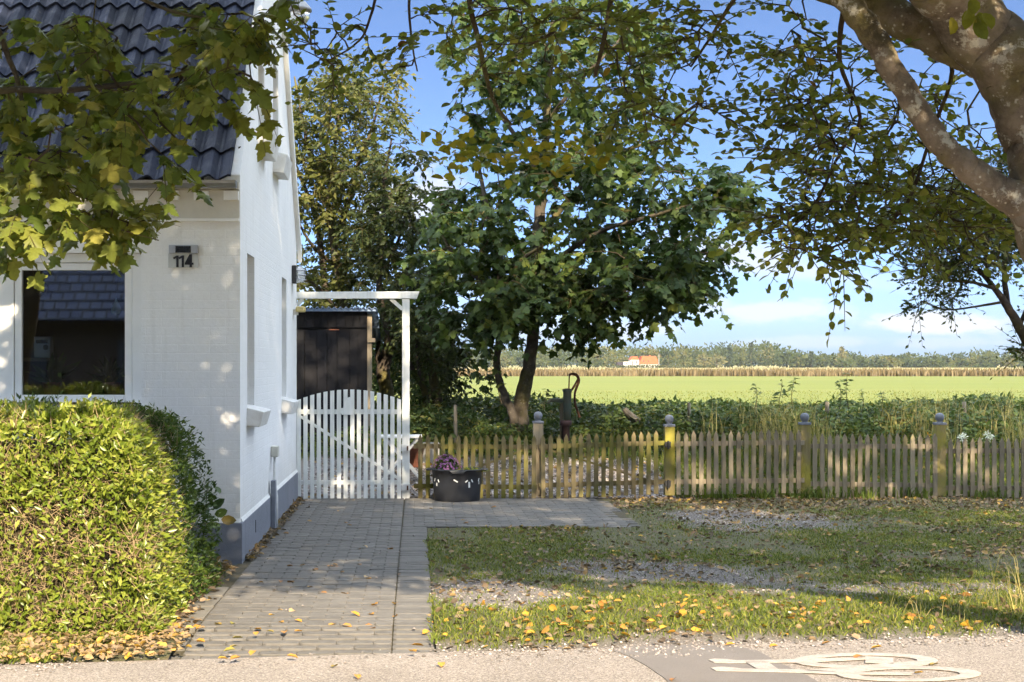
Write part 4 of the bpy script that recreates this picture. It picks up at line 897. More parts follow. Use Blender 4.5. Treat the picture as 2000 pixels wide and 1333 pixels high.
# ================================================================== SHED and yard things
SY = 19.4; ss = F / SY
def shx(x): return (x - PX) / ss
def shz(y): return CH - (y - PY) / ss
shed = thing('black_shed', (shx(640), SY, .2), 'black boarded shed with blue corrugated roof behind the white gate', 'shed')
x = shx(520); i = 0
xr = shx(717)
while x < xr - .02:
    w = min(.10 + .012 * math.sin(i * 5), xr - x); MB().box((x, SY - .03, shz(640)), (x + w - .006, SY - .012, shz(603))).build('board', 'black_board', shed); x += w; i += 1
x = shx(515); i = 0
while x < xr - .02:
    w = min(.135 + .03 * math.sin(i * 3.7), xr - x); MB().box((x, SY - .012 - (.012 if i % 2 else 0), .15), (x + w - .007, SY + .008, shz(645))).build('board', 'black_board', shed); x += w; i += 1
MB().box((shx(512), SY + .009, .1), (xr, SY + .03, shz(604))).build('backing', 'dark_gap', shed)
MB().box((xr - .02, SY + .031, .15), (xr, SY + 2.2, shz(606))).build('side_wall', 'black_board', shed)
MB().box((xr + .002, SY - .01, .15), (shx(726.5), SY + .05, shz(614))).build('corner_post', 'grey_wood', shed)
MB().box((shx(662 - 20 + 1), SY - .034, shz(645.5)), (shx(663), SY - .031, shz(643.5))).build('label_strip', 'terracotta', shed)
MB().box((xr + .004, SY - .05, shz(669)), (shx(733), SY + .04, shz(661))).build('bracket', 'grey_wood', shed)
for k_, y in enumerate((612, 623, 634)): MB().box((xr + .0, SY + .15 + k_ * .3, shz(y + 4.5)), (shx(737), SY + .2 + k_ * .3, shz(y))).build('purlin', 'corrugated', shed)
n = 90; xs = np.linspace(shx(510), shx(737.5), n); wv = .016 * np.cos((xs - xs[0]) * 2 * math.pi / .072)
za, zb = shz(602.5), shz(602.5) - .42
V = np.concatenate([np.stack([xs, np.full(n, SY - .16), za + wv], 1), np.stack([xs, np.full(n, SY + 2.3), zb + wv], 1), np.stack([xs, np.full(n, SY - .16), za + wv - .006], 1), np.stack([xs, np.full(n, SY + 2.3), zb + wv - .006], 1)])
q = np.arange(n - 1); Q = np.concatenate([np.stack([q, q + 1, n + q + 1, n + q], 1), np.stack([2 * n + q + 1, 2 * n + q, 3 * n + q, 3 * n + q + 1], 1), np.stack([q + 1, q, 2 * n + q, 2 * n + q + 1], 1)])
obj('roof_sheet', mk('roof_sheet', V, [Q]), 'corrugated', shed)
MB().box((shx(510), SY - .12, shz(609)), (shx(735), SY - .08, shz(604.8))).build('fascia', 'corrugated', shed)

tb = thing('garden_table', (qx(770), 18.1, 0), 'white wooden folding garden table with crossed legs behind the gate post', 'table')
TS = F / 18.1
def tq(x, y, d=18.1): return P(x, y, d)
z0 = float(yard_z(-.2, 18.1)); zt = CH - (851 - PY) / TS
for k_ in range(5): MB().box((tq(742, 0)[0], 17.85 + k_ * .11, zt - .02), (tq(824, 0)[0], 17.94 + k_ * .11, zt)).build('slat', 'white_old_paint', tb)
for d in (17.9, 18.3):
    MB().bar((tq(748, 0)[0], d, z0), (tq(818, 0)[0], d, zt - .02), .025, .05, (0, 1, 0)).build('leg', 'white_old_paint', tb)
    MB().bar((tq(822, 0)[0], d + .03, z0), (tq(750, 0)[0], d + .03, zt - .02), .025, .05, (0, 1, 0)).build('leg', 'white_old_paint', tb)
pt = thing('flower_pot', (qx(809), 18.6, float(yard_z(0, 18.6))), 'brown terracotta pot standing beside the white gate post', 'pot')
zp = float(yard_z(0, 18.6)); MB().lathe([(.09, 0), (.125, .22), (.135, .22), (.135, .26), (.115, .26), (.10, .2)], (P(808, 0, 18.6)[0], 18.6, zp), 18, False).build('body', 'terracotta', pt, True)
MB().lathe([(.001, .22), (.112, .21)], (P(808, 0, 18.6)[0], 18.6, zp), 14, False).build('soil', 'soil', pt)
n = 40; c0 = np.array([P(808, 0, 18.6)[0], 18.6, zp + .22]); u = rand_dir(n) + [0, 0, .8]; leaves('foliage', T_LANCE, np.tile(c0, (n, 1)), u, rand_dir(n) + [0, 0, .6], .08 + .1 * rng.random(n), 'grass_blade', pt)
pl = thing('stone_trough', (P(843, 0, 18.9)[0], 18.9, float(yard_z(.2, 18.9))), 'pale stone planting trough behind the mossy gate', 'planter')
zp = float(yard_z(.2, 18.9)) - .03; a = P(826, 0, 18.9)[0]; b_ = P(858, 0, 18.9)[0]
for bx in (((a, 18.8, zp), (b_, 18.84, zp + .24)), ((a, 18.96, zp), (b_, 19.0, zp + .24)), ((a, 18.84, zp), (a + .03, 18.96, zp + .24)), ((b_ - .03, 18.84, zp), (b_, 18.96, zp + .24))): MB().box(*bx).build('side', 'concrete', pl, bevel=.006)
MB().box((a + .03, 18.84, zp), (b_ - .03, 18.96, zp + .2)).build('soil', 'soil', pl)

# black tub and chrysanthemum
tub_c = np.array([(892.5 - PX) * 16.75 / F, 16.75, .02])
tub = thing('plastic_tub', tub_c, 'round black plastic tub with white tape marks on the paving', 'tub')
MB().lathe([(.001, .0), (.245, .0), (.25, .012), (.262, .18), (.272, .325), (.292, .33), (.295, .342), (.288, .348), (.266, .346), (.258, .31), (.25, .26)], tub_c, 36, False).build('body', 'tub_plastic', tub, True)
MB().lathe([(.001, .285), (.10, .295), (.2, .29), (.257, .28)], tub_c, 24, False).build('soil', 'soil', tub)
for sx in (-1, 1): MB().tube([tub_c + [sx * .285, -.07, .338], tub_c + [sx * .325, -.05, .335], tub_c + [sx * .325, .05, .335], tub_c + [sx * .285, .07, .338]], [.012] * 4, 8).build('handle', 'tub_plastic', tub, True)
hd = tub_c + [0, -.288, .325]; MB().prism([(hd[0] - .09, hd[2] + .012), (hd[0] - .06, hd[2] - .02), (hd[0] + .06, hd[2] - .02), (hd[0] + .09, hd[2] + .012)], hd[1] - .018, hd[1] + .01, 'y').build('handle', 'tub_plastic', tub, bevel=.006)
def tape(px_, py_, ang, ln=.034, w=.013):
    # strip lying on the tub's side at a photo position
    z = CH - (py_ - PY) * 16.5 / F; x = (px_ - PX) * 16.5 / F - tub_c[0]; h = z - tub_c[2]; r = .2625 + .0095 * (h - .18) / .145 + .002
    th = math.asin(max(-1, min(1, x / r))); cth, sth = math.cos(th), math.sin(th)
    tx = np.array([cth, sth, 0]); nz_ = np.array([sth, -cth, 0]); o = tub_c + nz_ * r + [0, 0, h]
    a = R(ang); e = tx * math.cos(a) + np.array([0, 0, 1]) * math.sin(a); f_ = -tx * math.sin(a) + np.array([0, 0, 1]) * math.cos(a)
    v = [o + e * i * ln / 2 + f_ * j * w / 2 + nz_ * k for k in (0, .0015) for i, j in ((-1, -1), (1, -1), (1, 1), (-1, 1))]
    MB().add(v, [(0, 1, 2, 3), (4, 5, 6, 7), (0, 1, 5, 4), (1, 2, 6, 5), (2, 3, 7, 6), (3, 0, 4, 7)]).build('tape_strip', 'tape_white', tub)
for tt in ((849.7, 939.5, 60), (856.8, 941, -58), (853.5, 948, 90), (890, 939.7, -30, .05), (911.3, 940.6, 36), (922, 940, -58), (916.5, 947.6, 90, .06, .02), (935.6, 939, 60), (936.3, 945, 90)): tape(*tt)
fc = tub_c + [-.115, .0, .29]
mum = thing('chrysanthemum', fc, 'pink flowering chrysanthemum growing in the black tub', 'flowers')
n = 700; d = rand_dir(n); d[:, 2] = np.abs(d[:, 2]); r_ = rng.random((n, 1)) ** .4; pos = fc + d * r_ * [.145, .145, .165] + [0, 0, .01]
leaves('foliage', T_OVAL, pos, d + rng.normal(size=(n, 3)) * .5, rand_dir(n) + [0, 0, .7], .022 + .02 * rng.random(n), 'bush_leaf', mum)
MB().tube([fc - [0, 0, .02], fc + [0, 0, .09]], [.012, .006], 6).build('stem', 'stem_green', mum)
n = 150; d = rand_dir(n); d[:, 2] = np.abs(d[:, 2]) * 1.2; d = unit(d + [-.1, -.25, .35]); pos = fc + d * [.165, .155, .195] * (.92 + .16 * rng.random((n, 1)))
k = 11; pa = np.repeat(pos, k, 0); dd = np.repeat(unit(d), k, 0); rr = rand_dir(n * k); uu = unit(rr - dd * np.sum(rr * dd, 1)[:, None] + dd * .35)
leaves('blossom', T_OVAL, pa, uu, dd, .013 + .007 * rng.random(n * k), 'flower_pink', mum)
sp_c = tub_c + [.08, -.02, .29]
spg = thing('trailing_plant', sp_c, 'small green trailing plant at the rim of the black tub', 'plant')
n = 60; a = rng.random(n) * 6.28; u = np.stack([np.cos(a), np.sin(a), .2 + rng.random(n) * .6], 1); pos = sp_c + np.stack([rng.random(n) * .2, rng.normal(size=n) * .05, .01 + .03 * rng.random(n)], 1)
leaves('foliage', T_LANCE, pos, u, rand_dir(n) + [0, 0, .6], .05 + .04 * rng.random(n), 'grass_blade', spg)

# hand pump
PD = 19.2
pump = thing('water_pump', (*P(1108, 893, PD)[:2], float(yard_z(2, PD))), 'old green cast iron hand pump with rusty curved handle', 'pump')
def pp(x, y, d=PD): return P(x, y, d)
bx = pp(1108, 0)[0]; zg = float(yard_z(bx, PD)) - .05
def zpp(y): return pp(0, y)[2]
MB().lathe([(.05, zg), (.05, zpp(832)), (.075, zpp(831)), (.075, zpp(822)), (.05, zpp(821))], (bx - .02, PD, 0), 16).build('stand', 'plum_iron', pump, True)
MB().lathe([(.048, zpp(820)), (.048, zpp(803)), (.052, zpp(788)), (.052, zpp(766)), (.062, zpp(764)), (.062, zpp(761))], (bx + .0, PD, 0), 18).build('barrel', 'pump_green', pump, True)
MB().lathe([(.055, zpp(762)), (.06, zpp(760.5)), (.02, zpp(759))], (bx, PD, 0), 14).build('lid', 'rust', pump)
MB().tube([pp(1103, 783), pp(1085, 782), pp(1076, 782), pp(1071.5, 785), pp(1071, 789)], [.026, .024, .023, .024, .027], 10).build('spout', 'pump_green', pump, True)
MB().tube([pp(1111, 761), pp(1112, 732)], [.009] * 2, 6).build('rod', 'rust', pump)
MB().bar(pp(1117, 762), pp(1123, 752), .025, .04, (0, 1, 0)).build('bracket', 'rust', pump); MB().bar(pp(1120, 757), pp(1128, 742), .02, .03, (0, 1, 0)).build('fulcrum', 'rust', pump)
hp = spline(np.array([[*pp(1111.5, 733), .014], [*pp(1118, 730.5), .016], [*pp(1127, 734), .019], [*pp(1130.5, 744), .019], [*pp(1127, 755), .017], [*pp(1122.5, 770), .014], [*pp(1123.5, 790), .013], [*pp(1129, 806), .014], [*pp(1132, 816), .018]]), 4)
MB().tube(hp[:, :3], hp[:, 3], 8).build('handle', 'rust', pump, True)
MB().box((bx - .085, PD + .07, zg), (bx - .045, PD + .11, zpp(788))).build('support_post', 'grey_wood', pump)

def stake(x, top, d, w, label):
    c = P(x, top, d); zg = float(yard_z(c[0], d)) - .1; t = thing('stake', (c[0], d, zg), label, 'stake'); h = c[2]
    l = spline(np.array([[c[0] + .01, d, zg, w], [c[0], d, (zg + h) / 2, w * .97], [c[0] - .004, d, h, w * .9]]), 3); MB().tube(l[:, :3], l[:, 3], 8).build('shaft', 'grey_wood', t, True)
stake(890, 791, 19.3, .024, 'thin wooden stake in the brambles left of the sycamore')
stake(1346, 787, 19.8, .024, 'dark wooden stake in the brambles behind the yellow hinge post')
stake(1616, 785, 19.9, .030, 'grey wooden stake among tall dry stems behind the middle fence panel')
stake(1884, 785, 19.9, .028, 'dark wooden stake behind the fence near the white flowers')
lg = thing('log', P(1230, 805, 19.6), 'short weathered grey log lying in the brambles', 'log')
l = spline(np.array([[*P(1219, 799, 19.5), .035], [*P(1227, 808, 19.5), .042], [*P(1238, 818, 19.6), .05], [*P(1244, 823, 19.7), .045]]), 4); MB().tube(l[:, :3], l[:, 3] + rng.normal(size=len(l)) * .003, 9).build('wood', 'log_grey', lg)
l = np.array([P(1238, 818, 19.5), P(1250, 820, 19.5), P(1256, 814, 19.5)]); MB().tube(l, [.012, .009, .004], 6).build('snag', 'log_grey', lg)

# ================================================================== TREES
# sycamore in the yard (two stems)
D = 19.6
tr = limb((1010, 880, D, 46), (1016, 812, D, 36), (1024, 760, D, 32), (1037, 690, D, 28), (1045, 620, D, 24), (1046, 540, D, 22), (1052, 450, D, 26), (1060, 350, D, 20), (1068, 240, D, 15), (1075, 120, D + .2, 11), (1080, 10, D + .2, 7), (1083, -80, D, 4))
lm = [limb((1010, 850, D - .1, 26), (1000, 806, D - .1, 20), (986, 775, D - .1, 18), (971, 725, D - .1, 16), (974, 660, D - .1, 15), (978, 590, D, 14), (975, 500, D, 16), (950, 400, D, 11), (930, 300, D + .2, 7)),
      limb((1046, 560, D, 18), (1100, 500, D - .4, 13), (1180, 450, D - .8, 10), (1280, 420, D - 1, 7), (1400, 385, D - 1, 4)),
      limb((1050, 470, D, 16), (1120, 380, D + .2, 12), (1210, 300, D + .3, 9), (1310, 270, D + .4, 5)),
      limb((980, 600, D, 13), (1010, 520, D - .4, 10), (1060, 480, D - 1, 6)),
      limb((978, 560, D, 13), (930, 540, D - .3, 10), (880, 490, D - .3, 7), (850, 420, D - .3, 4)),
      limb((1060, 350, D, 12), (1010, 270, D + .3, 9), (960, 200, D + .4, 6), (930, 130, D + .4, 4)),
      limb((1068, 240, D, 10), (1130, 160, D - .3, 7), (1200, 90, D - .4, 5), (1250, 20, D - .4, 3)),
      limb((1042, 640, D, 10), (1100, 600, D - .5, 7), (1180, 590, D - .8, 5), (1270, 570, D - 1, 3))]
cl = ell((1110, 440, 260, 160, D - .2, 1.6, 147), (1310, 420, 160, 120, D - .5, 1.0, 64), (930, 520, 110, 105, D, 1.2, 59), (1090, 230, 230, 130, D + .2, 1.3, 93), (1090, 70, 220, 110, D + .3, 1.2, 83), (1420, 372, 60, 35, D - .6, .4, 16),
         (1175, 585, 130, 50, D - .5, .8, 41), (955, 610, 70, 40, D - .2, .8, 25), (1340, 530, 70, 42, D - .8, .5, 20), (1290, 560, 40, 30, D - .8, .4, 9), (1150, 630, 50, 14, D - .6, .4, 6), (880, 420, 50, 60, D, .6, 14), (1040, 560, 120, 60, D - .6, .6, 33))
tree('sycamore_tree', 'dark green sycamore with two leaning stems behind the water pump', 'tree', (*P(1012, 0, D)[:2], .8), tr, lm, cl, T_MAPLE_LOW, .112, 'sycamore_leaf', 'sycamore_bark', twigs=4, per=6, tlen=.34, flat=.5, droop=.25, face=.35, nind=300, Tind=T_MAPLE, hang=.25, jitter_up=.55)
# ivy-like shoots on the stems
n = 90; t_ = rng.random(n); pos = np.array([P(955 + rng.normal() * 14, 640 + 130 * a, D - .3) for a in t_]); u = rand_dir(n) + [0, -.2, -.6]
iv = thing('climbing_ivy', P(965, 800, D - .3), 'thin leafy climber on the slimmer sycamore stem', 'climber'); leaves('foliage', T_MAPLE_LOW, pos, u, rand_dir(n) + [0, -.8, .3], .05 + .05 * rng.random(n), 'bramble_leaf', iv)
MB().tube(spline(np.array([P(980, 790, D - .28), P(968, 740, D - .28), P(962, 690, D - .28), P(960, 640, D - .28)]), 4), [.006] * 13, 5).build('stem', 'twig_bark', iv)

# tall thin-stemmed trees behind the shed
D = 22.5
tr = limb((700, 830, D, 26), (680, 640, D, 22), (665, 560, D, 20), (650, 470, D, 17), (640, 400, D, 14), (610, 320, D, 10), (590, 230, D, 7), (575, 150, D, 4))
lm = [limb((690, 800, D + .3, 20), (660, 700, D + .3, 18), (640, 600, D + .3, 16), (628, 500, D + .3, 14), (615, 420, D + .3, 11), (580, 330, D + .3, 7)),
      limb((650, 480, D, 14), (680, 400, D, 12), (700, 320, D - .2, 9), (730, 240, D - .2, 6), (750, 160, D - .2, 4)),
      limb((640, 400, D, 9), (650, 320, D, 7), (660, 230, D, 5), (670, 140, D, 3)),
      limb((655, 520, D, 8), (610, 480, D - .5, 6), (575, 420, D - .8, 4)),
      limb((690, 650, D + .1, 8), (620, 560, D - .3, 6), (560, 540, D - .5, 4))]
cl = ell((670, 240, 120, 100, D, 1.2, 100), (620, 360, 70, 80, D, 1.0, 45), (700, 400, 90, 80, D, 1.0, 50), (620, 530, 70, 70, D + .3, 1.0, 38), (700, 560, 70, 50, D + .5, 1.0, 32), (560, 300, 60, 120, D, 1, 25), (720, 150, 80, 40, D, .8, 16), (540, 500, 60, 90, D, .8, 16))
tree('ash_tree', 'yellowing thin-stemmed tree rising behind the black shed', 'tree', (*P(700, 0, D)[:2], .5), tr, lm, cl, T_OVAL, .105, 'ash_leaf', 'dark_bark', twigs=6, per=7, tlen=.34, flat=.7, droop=.2, face=.3, hang=.1)
D = 21.6
tr = limb((760, 830, D, 36), (756, 770, D, 34), (748, 720, D, 30), (760, 680, D, 24), (758, 640, D, 18), (745, 600, D, 16), (740, 520, D, 14), (748, 430, D, 11), (752, 350, D, 8), (765, 270, D, 4))
lm = [limb((752, 735, D, 16), (738, 700, D, 12), (740, 660, D - .1, 8)), limb((762, 690, D, 14), (775, 650, D + .1, 10), (780, 600, D + .1, 8), (800, 520, D, 6), (815, 440, D, 4)), limb((742, 540, D, 9), (770, 490, D, 7), (790, 430, D, 5), (805, 370, D, 3))]
cl = ell((770, 470, 75, 90, D, 1.0, 60), (775, 350, 60, 80, D, .9, 36), (800, 560, 50, 50, D, .8, 26), (720, 480, 40, 80, D, .8, 20), (760, 620, 40, 40, D + .3, .6, 14))
tree('twisted_tree', 'dark twisted tree beside the shed behind the white gate post', 'tree', (*P(760, 0, D)[:2], .6), tr, lm, cl, T_OVAL, .10, 'dark_leaf', 'dark_bark', twigs=6, per=7, tlen=.3, flat=.7, droop=.25, face=.4, hang=.15)
D = 20.8
tr = limb((858, 820, D, 24), (853, 770, D, 22), (846, 730, D, 20), (846, 690, D, 16), (842, 650, D, 12), (846, 600, D, 7))
lm = [limb((838, 820, D + .2, 18), (830, 770, D + .2, 15), (822, 730, D + .2, 13), (815, 690, D + .2, 9), (812, 640, D + .1, 5)), limb((828, 760, D + .2, 10), (810, 730, D + .2, 9), (795, 700, D + .2, 8), (785, 670, D + .2, 5)), limb((846, 690, D, 8), (870, 660, D - .2, 6), (885, 650, D - .2, 3))]
cl = ell((840, 640, 55, 40, D, .8, 33), (865, 680, 38, 50, D - .1, .6, 26), (815, 690, 40, 50, D + .4, .6, 17), (885, 720, 18, 40, D - .2, .3, 8), (800, 620, 40, 40, D + .3, .6, 13), (870, 770, 30, 30, D, .4, 8))
tree('ivy_tree', 'short ivy-clad double-stemmed tree between gate post and field', 'tree', (*P(850, 0, D)[:2], .7), tr, lm, cl, T_OVAL, .085, 'dark_leaf', 'dark_bark', twigs=7, per=7, tlen=.22, flat=.9, droop=.25, face=.5, hang=.15)

us = thing('elder_shrub', P(800, 800, 23.2), 'leafy green shrub filling the gap between the tree stems beyond the gate post', 'shrub')
n = 5200; a = ell((800, 700, 90, 100, 23.2, .7, n), ); leaves('foliage', T_OVAL, a, rand_dir(n) + [0, 0, -.2], rng.normal(size=(n, 3)) * .6 + [0, -.4, .8], .06 + .06 * rng.random(n), 'bramble_leaf', us, kind='stuff')
for x in (760, 790, 815, 840): MB().tube([P(x, 830, 23.2), P(x + 8, 740, 23.2), P(x - 4, 640, 23.3)], [.03, .02, .008], 6).build('stem', 'dark_bark', us, True)

# fine-leaved alder leaning in from beyond the right edge
D = 14.5
tr = limb((2110, 1035, D, 40), (2070, 850, D, 32), (2030, 720, D, 26), (1992, 640, D, 22), (1968, 600, D, 18), (1940, 560, D, 13), (1905, 520, D, 9), (1870, 480, D, 7), (1830, 430, D, 5), (1800, 390, D, 3))
lm = [limb((1968, 598, D, 12), (1962, 540, D + .1, 10), (1968, 470, D + .2, 8), (1985, 390, D + .2, 5), (1990, 300, D + .2, 3)),
      limb((1945, 565, D, 8), (1900, 552, D - .1, 6), (1840, 545, D - .2, 5), (1800, 520, D - .2, 4), (1775, 490, D - .2, 2)),
      limb((1930, 550, D, 7), (1920, 480, D - .1, 5), (1905, 410, D - .2, 4), (1890, 350, D - .2, 2)), limb((1960, 590, D, 6), (1900, 600, D, 4), (1850, 605, D, 3), (1800, 590, D, 2)), limb((1990, 640, D, 9), (2030, 540, D, 7), (2060, 420, D, 5))]
cl = ell((1830, 520, 60, 45, D - .1, .5, 22), (1900, 470, 90, 70, D, .6, 44), (1960, 420, 60, 100, D, .6, 40), (1850, 400, 90, 50, D - .2, .5, 26), (1770, 440, 50, 50, D - .2, .4, 12), (1820, 590, 60, 18, D, .3, 7), (2050, 400, 60, 120, D, .6, 24), (1985, 300, 50, 60, D, .5, 14), (1760, 340, 60, 60, D, .4, 8))
cl = np.vstack([cl, ell((1996, 690, 12, 20, D, .2, 3), (2050, 640, 40, 60, D, .4, 10))])
tree('alder_tree', 'fine-leaved thin-branched tree leaning in at the right edge over the field', 'tree', (*P(2110, 0, D)[:2], 0), tr, lm, cl, T_OVAL, .055, 'alder_leaf', 'dark_bark', twigs=7, per=8, tlen=.28, flat=.8, droop=.1, face=.2, r0=.008)

# big beech at the roadside: trunk stands just out of frame on the right
D = 7.0
tr = limb((2760, 1337, 7.2, 200), (2500, 1000, 7.1, 150), (2250, 700, 7.0, 128), (2090, 545, D, 120), (2028, 420, D, 112), (2025, 330, D, 108), (2005, 200, D, 150), (1945, 95, D, 150), (1845, -25, D - .1, 140), (1730, -160, D - .3, 120), (1600, -400, D - .4, 100), (1500, -800, D - .4, 80), (1500, -1500, D - .5, 55), (1550, -2300, D - .5, 25))
lm = [limb((2015, 440, D - .06, 60), (1995, 400, D - .06, 76), (1950, 374, D - .06, 68), (1890, 330, D - .08, 62), (1840, 283, D - .1, 57), (1790, 213, D - .1, 52), (1745, 138, D - .1, 52), (1702, 68, D - .1, 54), (1657, 3, D - .1, 54), (1610, -80, D - .1, 58), (1540, -300, D - .2, 50), (1400, -700, D - .4, 38), (1300, -1200, D - .6, 22)),
      limb((1960, 130, D + .12, 70), (1880, 100, D + .14, 86), (1800, 55, D + .16, 82), (1710, 12, D + .2, 74), (1620, -24, D + .25, 66), (1500, -60, D + .3, 66), (1350, -120, D + .4, 56), (1180, -170, D + .5, 44), (1000, -220, D + .6, 34), (800, -300, D + .6, 22), (600, -420, D + .4, 12)),
      limb((1845, -25, D - .1, 90), (1950, -300, D + .4, 70), (2100, -600, D + .8, 50), (2300, -1100, D + 1, 26)),
      limb((1730, -160, D - .3, 60), (1300, -500, D - 1.2, 44), (900, -900, D - 2, 30), (500, -1400, D - 2.6, 16)),
      limb((1600, -400, D - .4, 50), (1900, -900, D - 1.5, 36), (2300, -1500, D - 2.2, 20)),
      limb((1010, -200, D + .6, 14), (925, -60, D + .7, 12), (917, 0, D + .7, 11), (938, 95, D + .7, 10), (955, 170, D + .7, 9), (975, 215, D + .7, 7), (1000, 245, D + .7, 5)),
      limb((1230, -150, D + .5, 13), (1198, -20, D + .5, 11), (1183, 60, D + .5, 10), (1162, 150, D + .5, 7)),
      limb((1480, -70, D + .3, 12), (1420, 20, D + .4, 8), (1390, 70, D + .5, 6), (1350, 130, D + .5, 4)),
      limb((1830, 70, D + .3, 12), (1860, 140, D + .6, 9), (1820, 260, D + .8, 7), (1770, 400, D + .8, 7), (1700, 450, D + .8, 6), (1600, 495, D + .8, 4)),
      limb((1650, 0, D + .3, 12), (1640, 120, D + .5, 9), (1680, 230, D + .6, 7), (1640, 300, D + .6, 6), (1590, 400, D + .6, 5), (1530, 460, D + .6, 3)),
      limb((700, -350, D + .6, 10), (735, -60, D + .7, 7), (718, 50, D + .7, 5), (690, 90, D + .7, 4), (640, 120, D + .7, 3)), limb((830, -290, D + .6, 8), (800, -20, D + .8, 6), (806, 90, D + .8, 4), (815, 140, D + .8, 3))]
Db = D + .7
cl = ell((1610, 120, 110, 110, Db, .6, 21), (1565, 260, 75, 100, Db, .6, 17), (1640, 300, 110, 90, Db, .6, 22), (1545, 440, 60, 50, Db, .4, 12), (1600, 400, 90, 70, Db, .5, 17), (1690, 410, 110, 70, Db + .2, .5, 21), (1800, 400, 110, 90, Db + .3, .5, 21), (1880, 320, 90, 110, Db + .4, .5, 20), (1780, 170, 60, 70, Db + .4, .5, 7), (1640, 490, 55, 28, Db, .3, 6), (1890, 440, 80, 60, Db + .3, .4, 12), (1965, 60, 50, 60, Db + .6, .4, 5), (1530, 60, 40, 60, Db, .4, 3), (1720, 240, 60, 60, Db + .3, .4, 5),
         (690, 80, 110, 60, Db, .4, 5), (620, 130, 60, 50, Db, .4, 3), (590, 40, 60, 50, Db, .4, 2), (800, 110, 40, 60, Db, .3, 3), (860, 30, 70, 40, Db, .4, 4), (990, 40, 120, 50, Db, .5, 7), (1130, 50, 110, 60, Db, .5, 9), (1290, 80, 130, 80, Db, .5, 15), (1375, 70, 60, 70, Db, .5, 7), (1320, 210, 140, 70, Db - .1, .4, 13), (1200, 180, 60, 50, Db, .4, 3), (1030, 130, 60, 50, Db, .4, 2))
# the crown overhead, between the road and the lawn, that shades the place
def crown_pts(n, x0, x1, y0, y1, zlow, zhigh):
    o = []
    while len(o) < n:
        p = np.array([x0 + (x1 - x0) * rng.random(), y0 + (y1 - y0) * rng.random(), 0]); zl = zlow(p); p[2] = zl + (zhigh(p) - zl) * rng.random()
        if p[1] > .5:
            u_, v_ = px_of(p)
            if -250 < u_ < 2250 and v_ > -330: continue
        o.append(p)
    return np.array(o)
def low(p):                                       # under this the sun still reaches the road, the first metre of lawn and the front of the hedge
    a = (9.5 - p[1]) * .60 + .45; b = (8.45 - p[1]) * .60 + 1.25 + .5; k = float(sstep(-.05, -.5, p[0]))
    return max(1.5 + .27 * p[1] + .45, 3.9, a * (1 - k) + b * k)
cc = crown_pts(1700, -2.2, 10.5, 2.6, 9.6, low, lambda p: 13.2 - .12 * (p[0] - 4) ** 2 * .6 - .25 * (p[1] - 6) ** 2)
cc = np.vstack([cc, crown_pts(640, -1.2, 6.8, 2.2, 5.8, low, lambda p: low(p) + 2.3), crown_pts(200, 0, 9, 4.5, 9.3, low, lambda p: 8.5)])
tree('beech_tree', 'big roadside beech with lichened pale limbs and hanging olive leaves', 'tree', (*P(2760, 0, 7.2)[:2], 0), tr, lm, np.vstack([cl, cc]), T_BEECH, .053, 'beech_leaf', 'beech_bark', twigs=3, per=8, tlen=.30, nview=len(cl), crown=(7, 8, .42, .098), Tover=T_BROAD, r0=.008, flat=.45, droop=.12, face=.15, nind=300, hang=.05, sides=14, branch_sag=.04)
yb = ell((1000, 290, 130, 38, Db, .3, 15), (900, 300, 50, 30, Db, .2, 4), (1110, 320, 50, 25, Db, .2, 5))
n = len(yb) * 10; pos = np.repeat(yb, 10, 0) + rng.normal(size=(n, 3)) * [.12, .08, .05]
single_leaves('yellow_leaf', T_BEECH, pos, rand_dir(n) * [1, 1, .5] + [0, 0, -.1], rng.normal(size=(n, 3)) * .6 + [0, -.5, .8], .062 * (.7 + .5 * rng.random(n)), 'beech_leaf_yellow', bpy.data.objects['beech_tree'], 'beech_yellow')
n = 9; c0 = P(1885, 30, 6.2); spr = np.tile(c0, (n, 1)) + rng.normal(size=(n, 3)) * [.05, .04, .05]
single_leaves('yellow_leaf', T_BEECH, spr, rand_dir(n) * [.7, .4, .3] + [.1, 0, -.9], rng.normal(size=(n, 3)) * .4 + [0, -1, .2], np.full(n, .085), 'beech_leaf_yellow', bpy.data.objects['beech_tree'], 'beech_yellow')

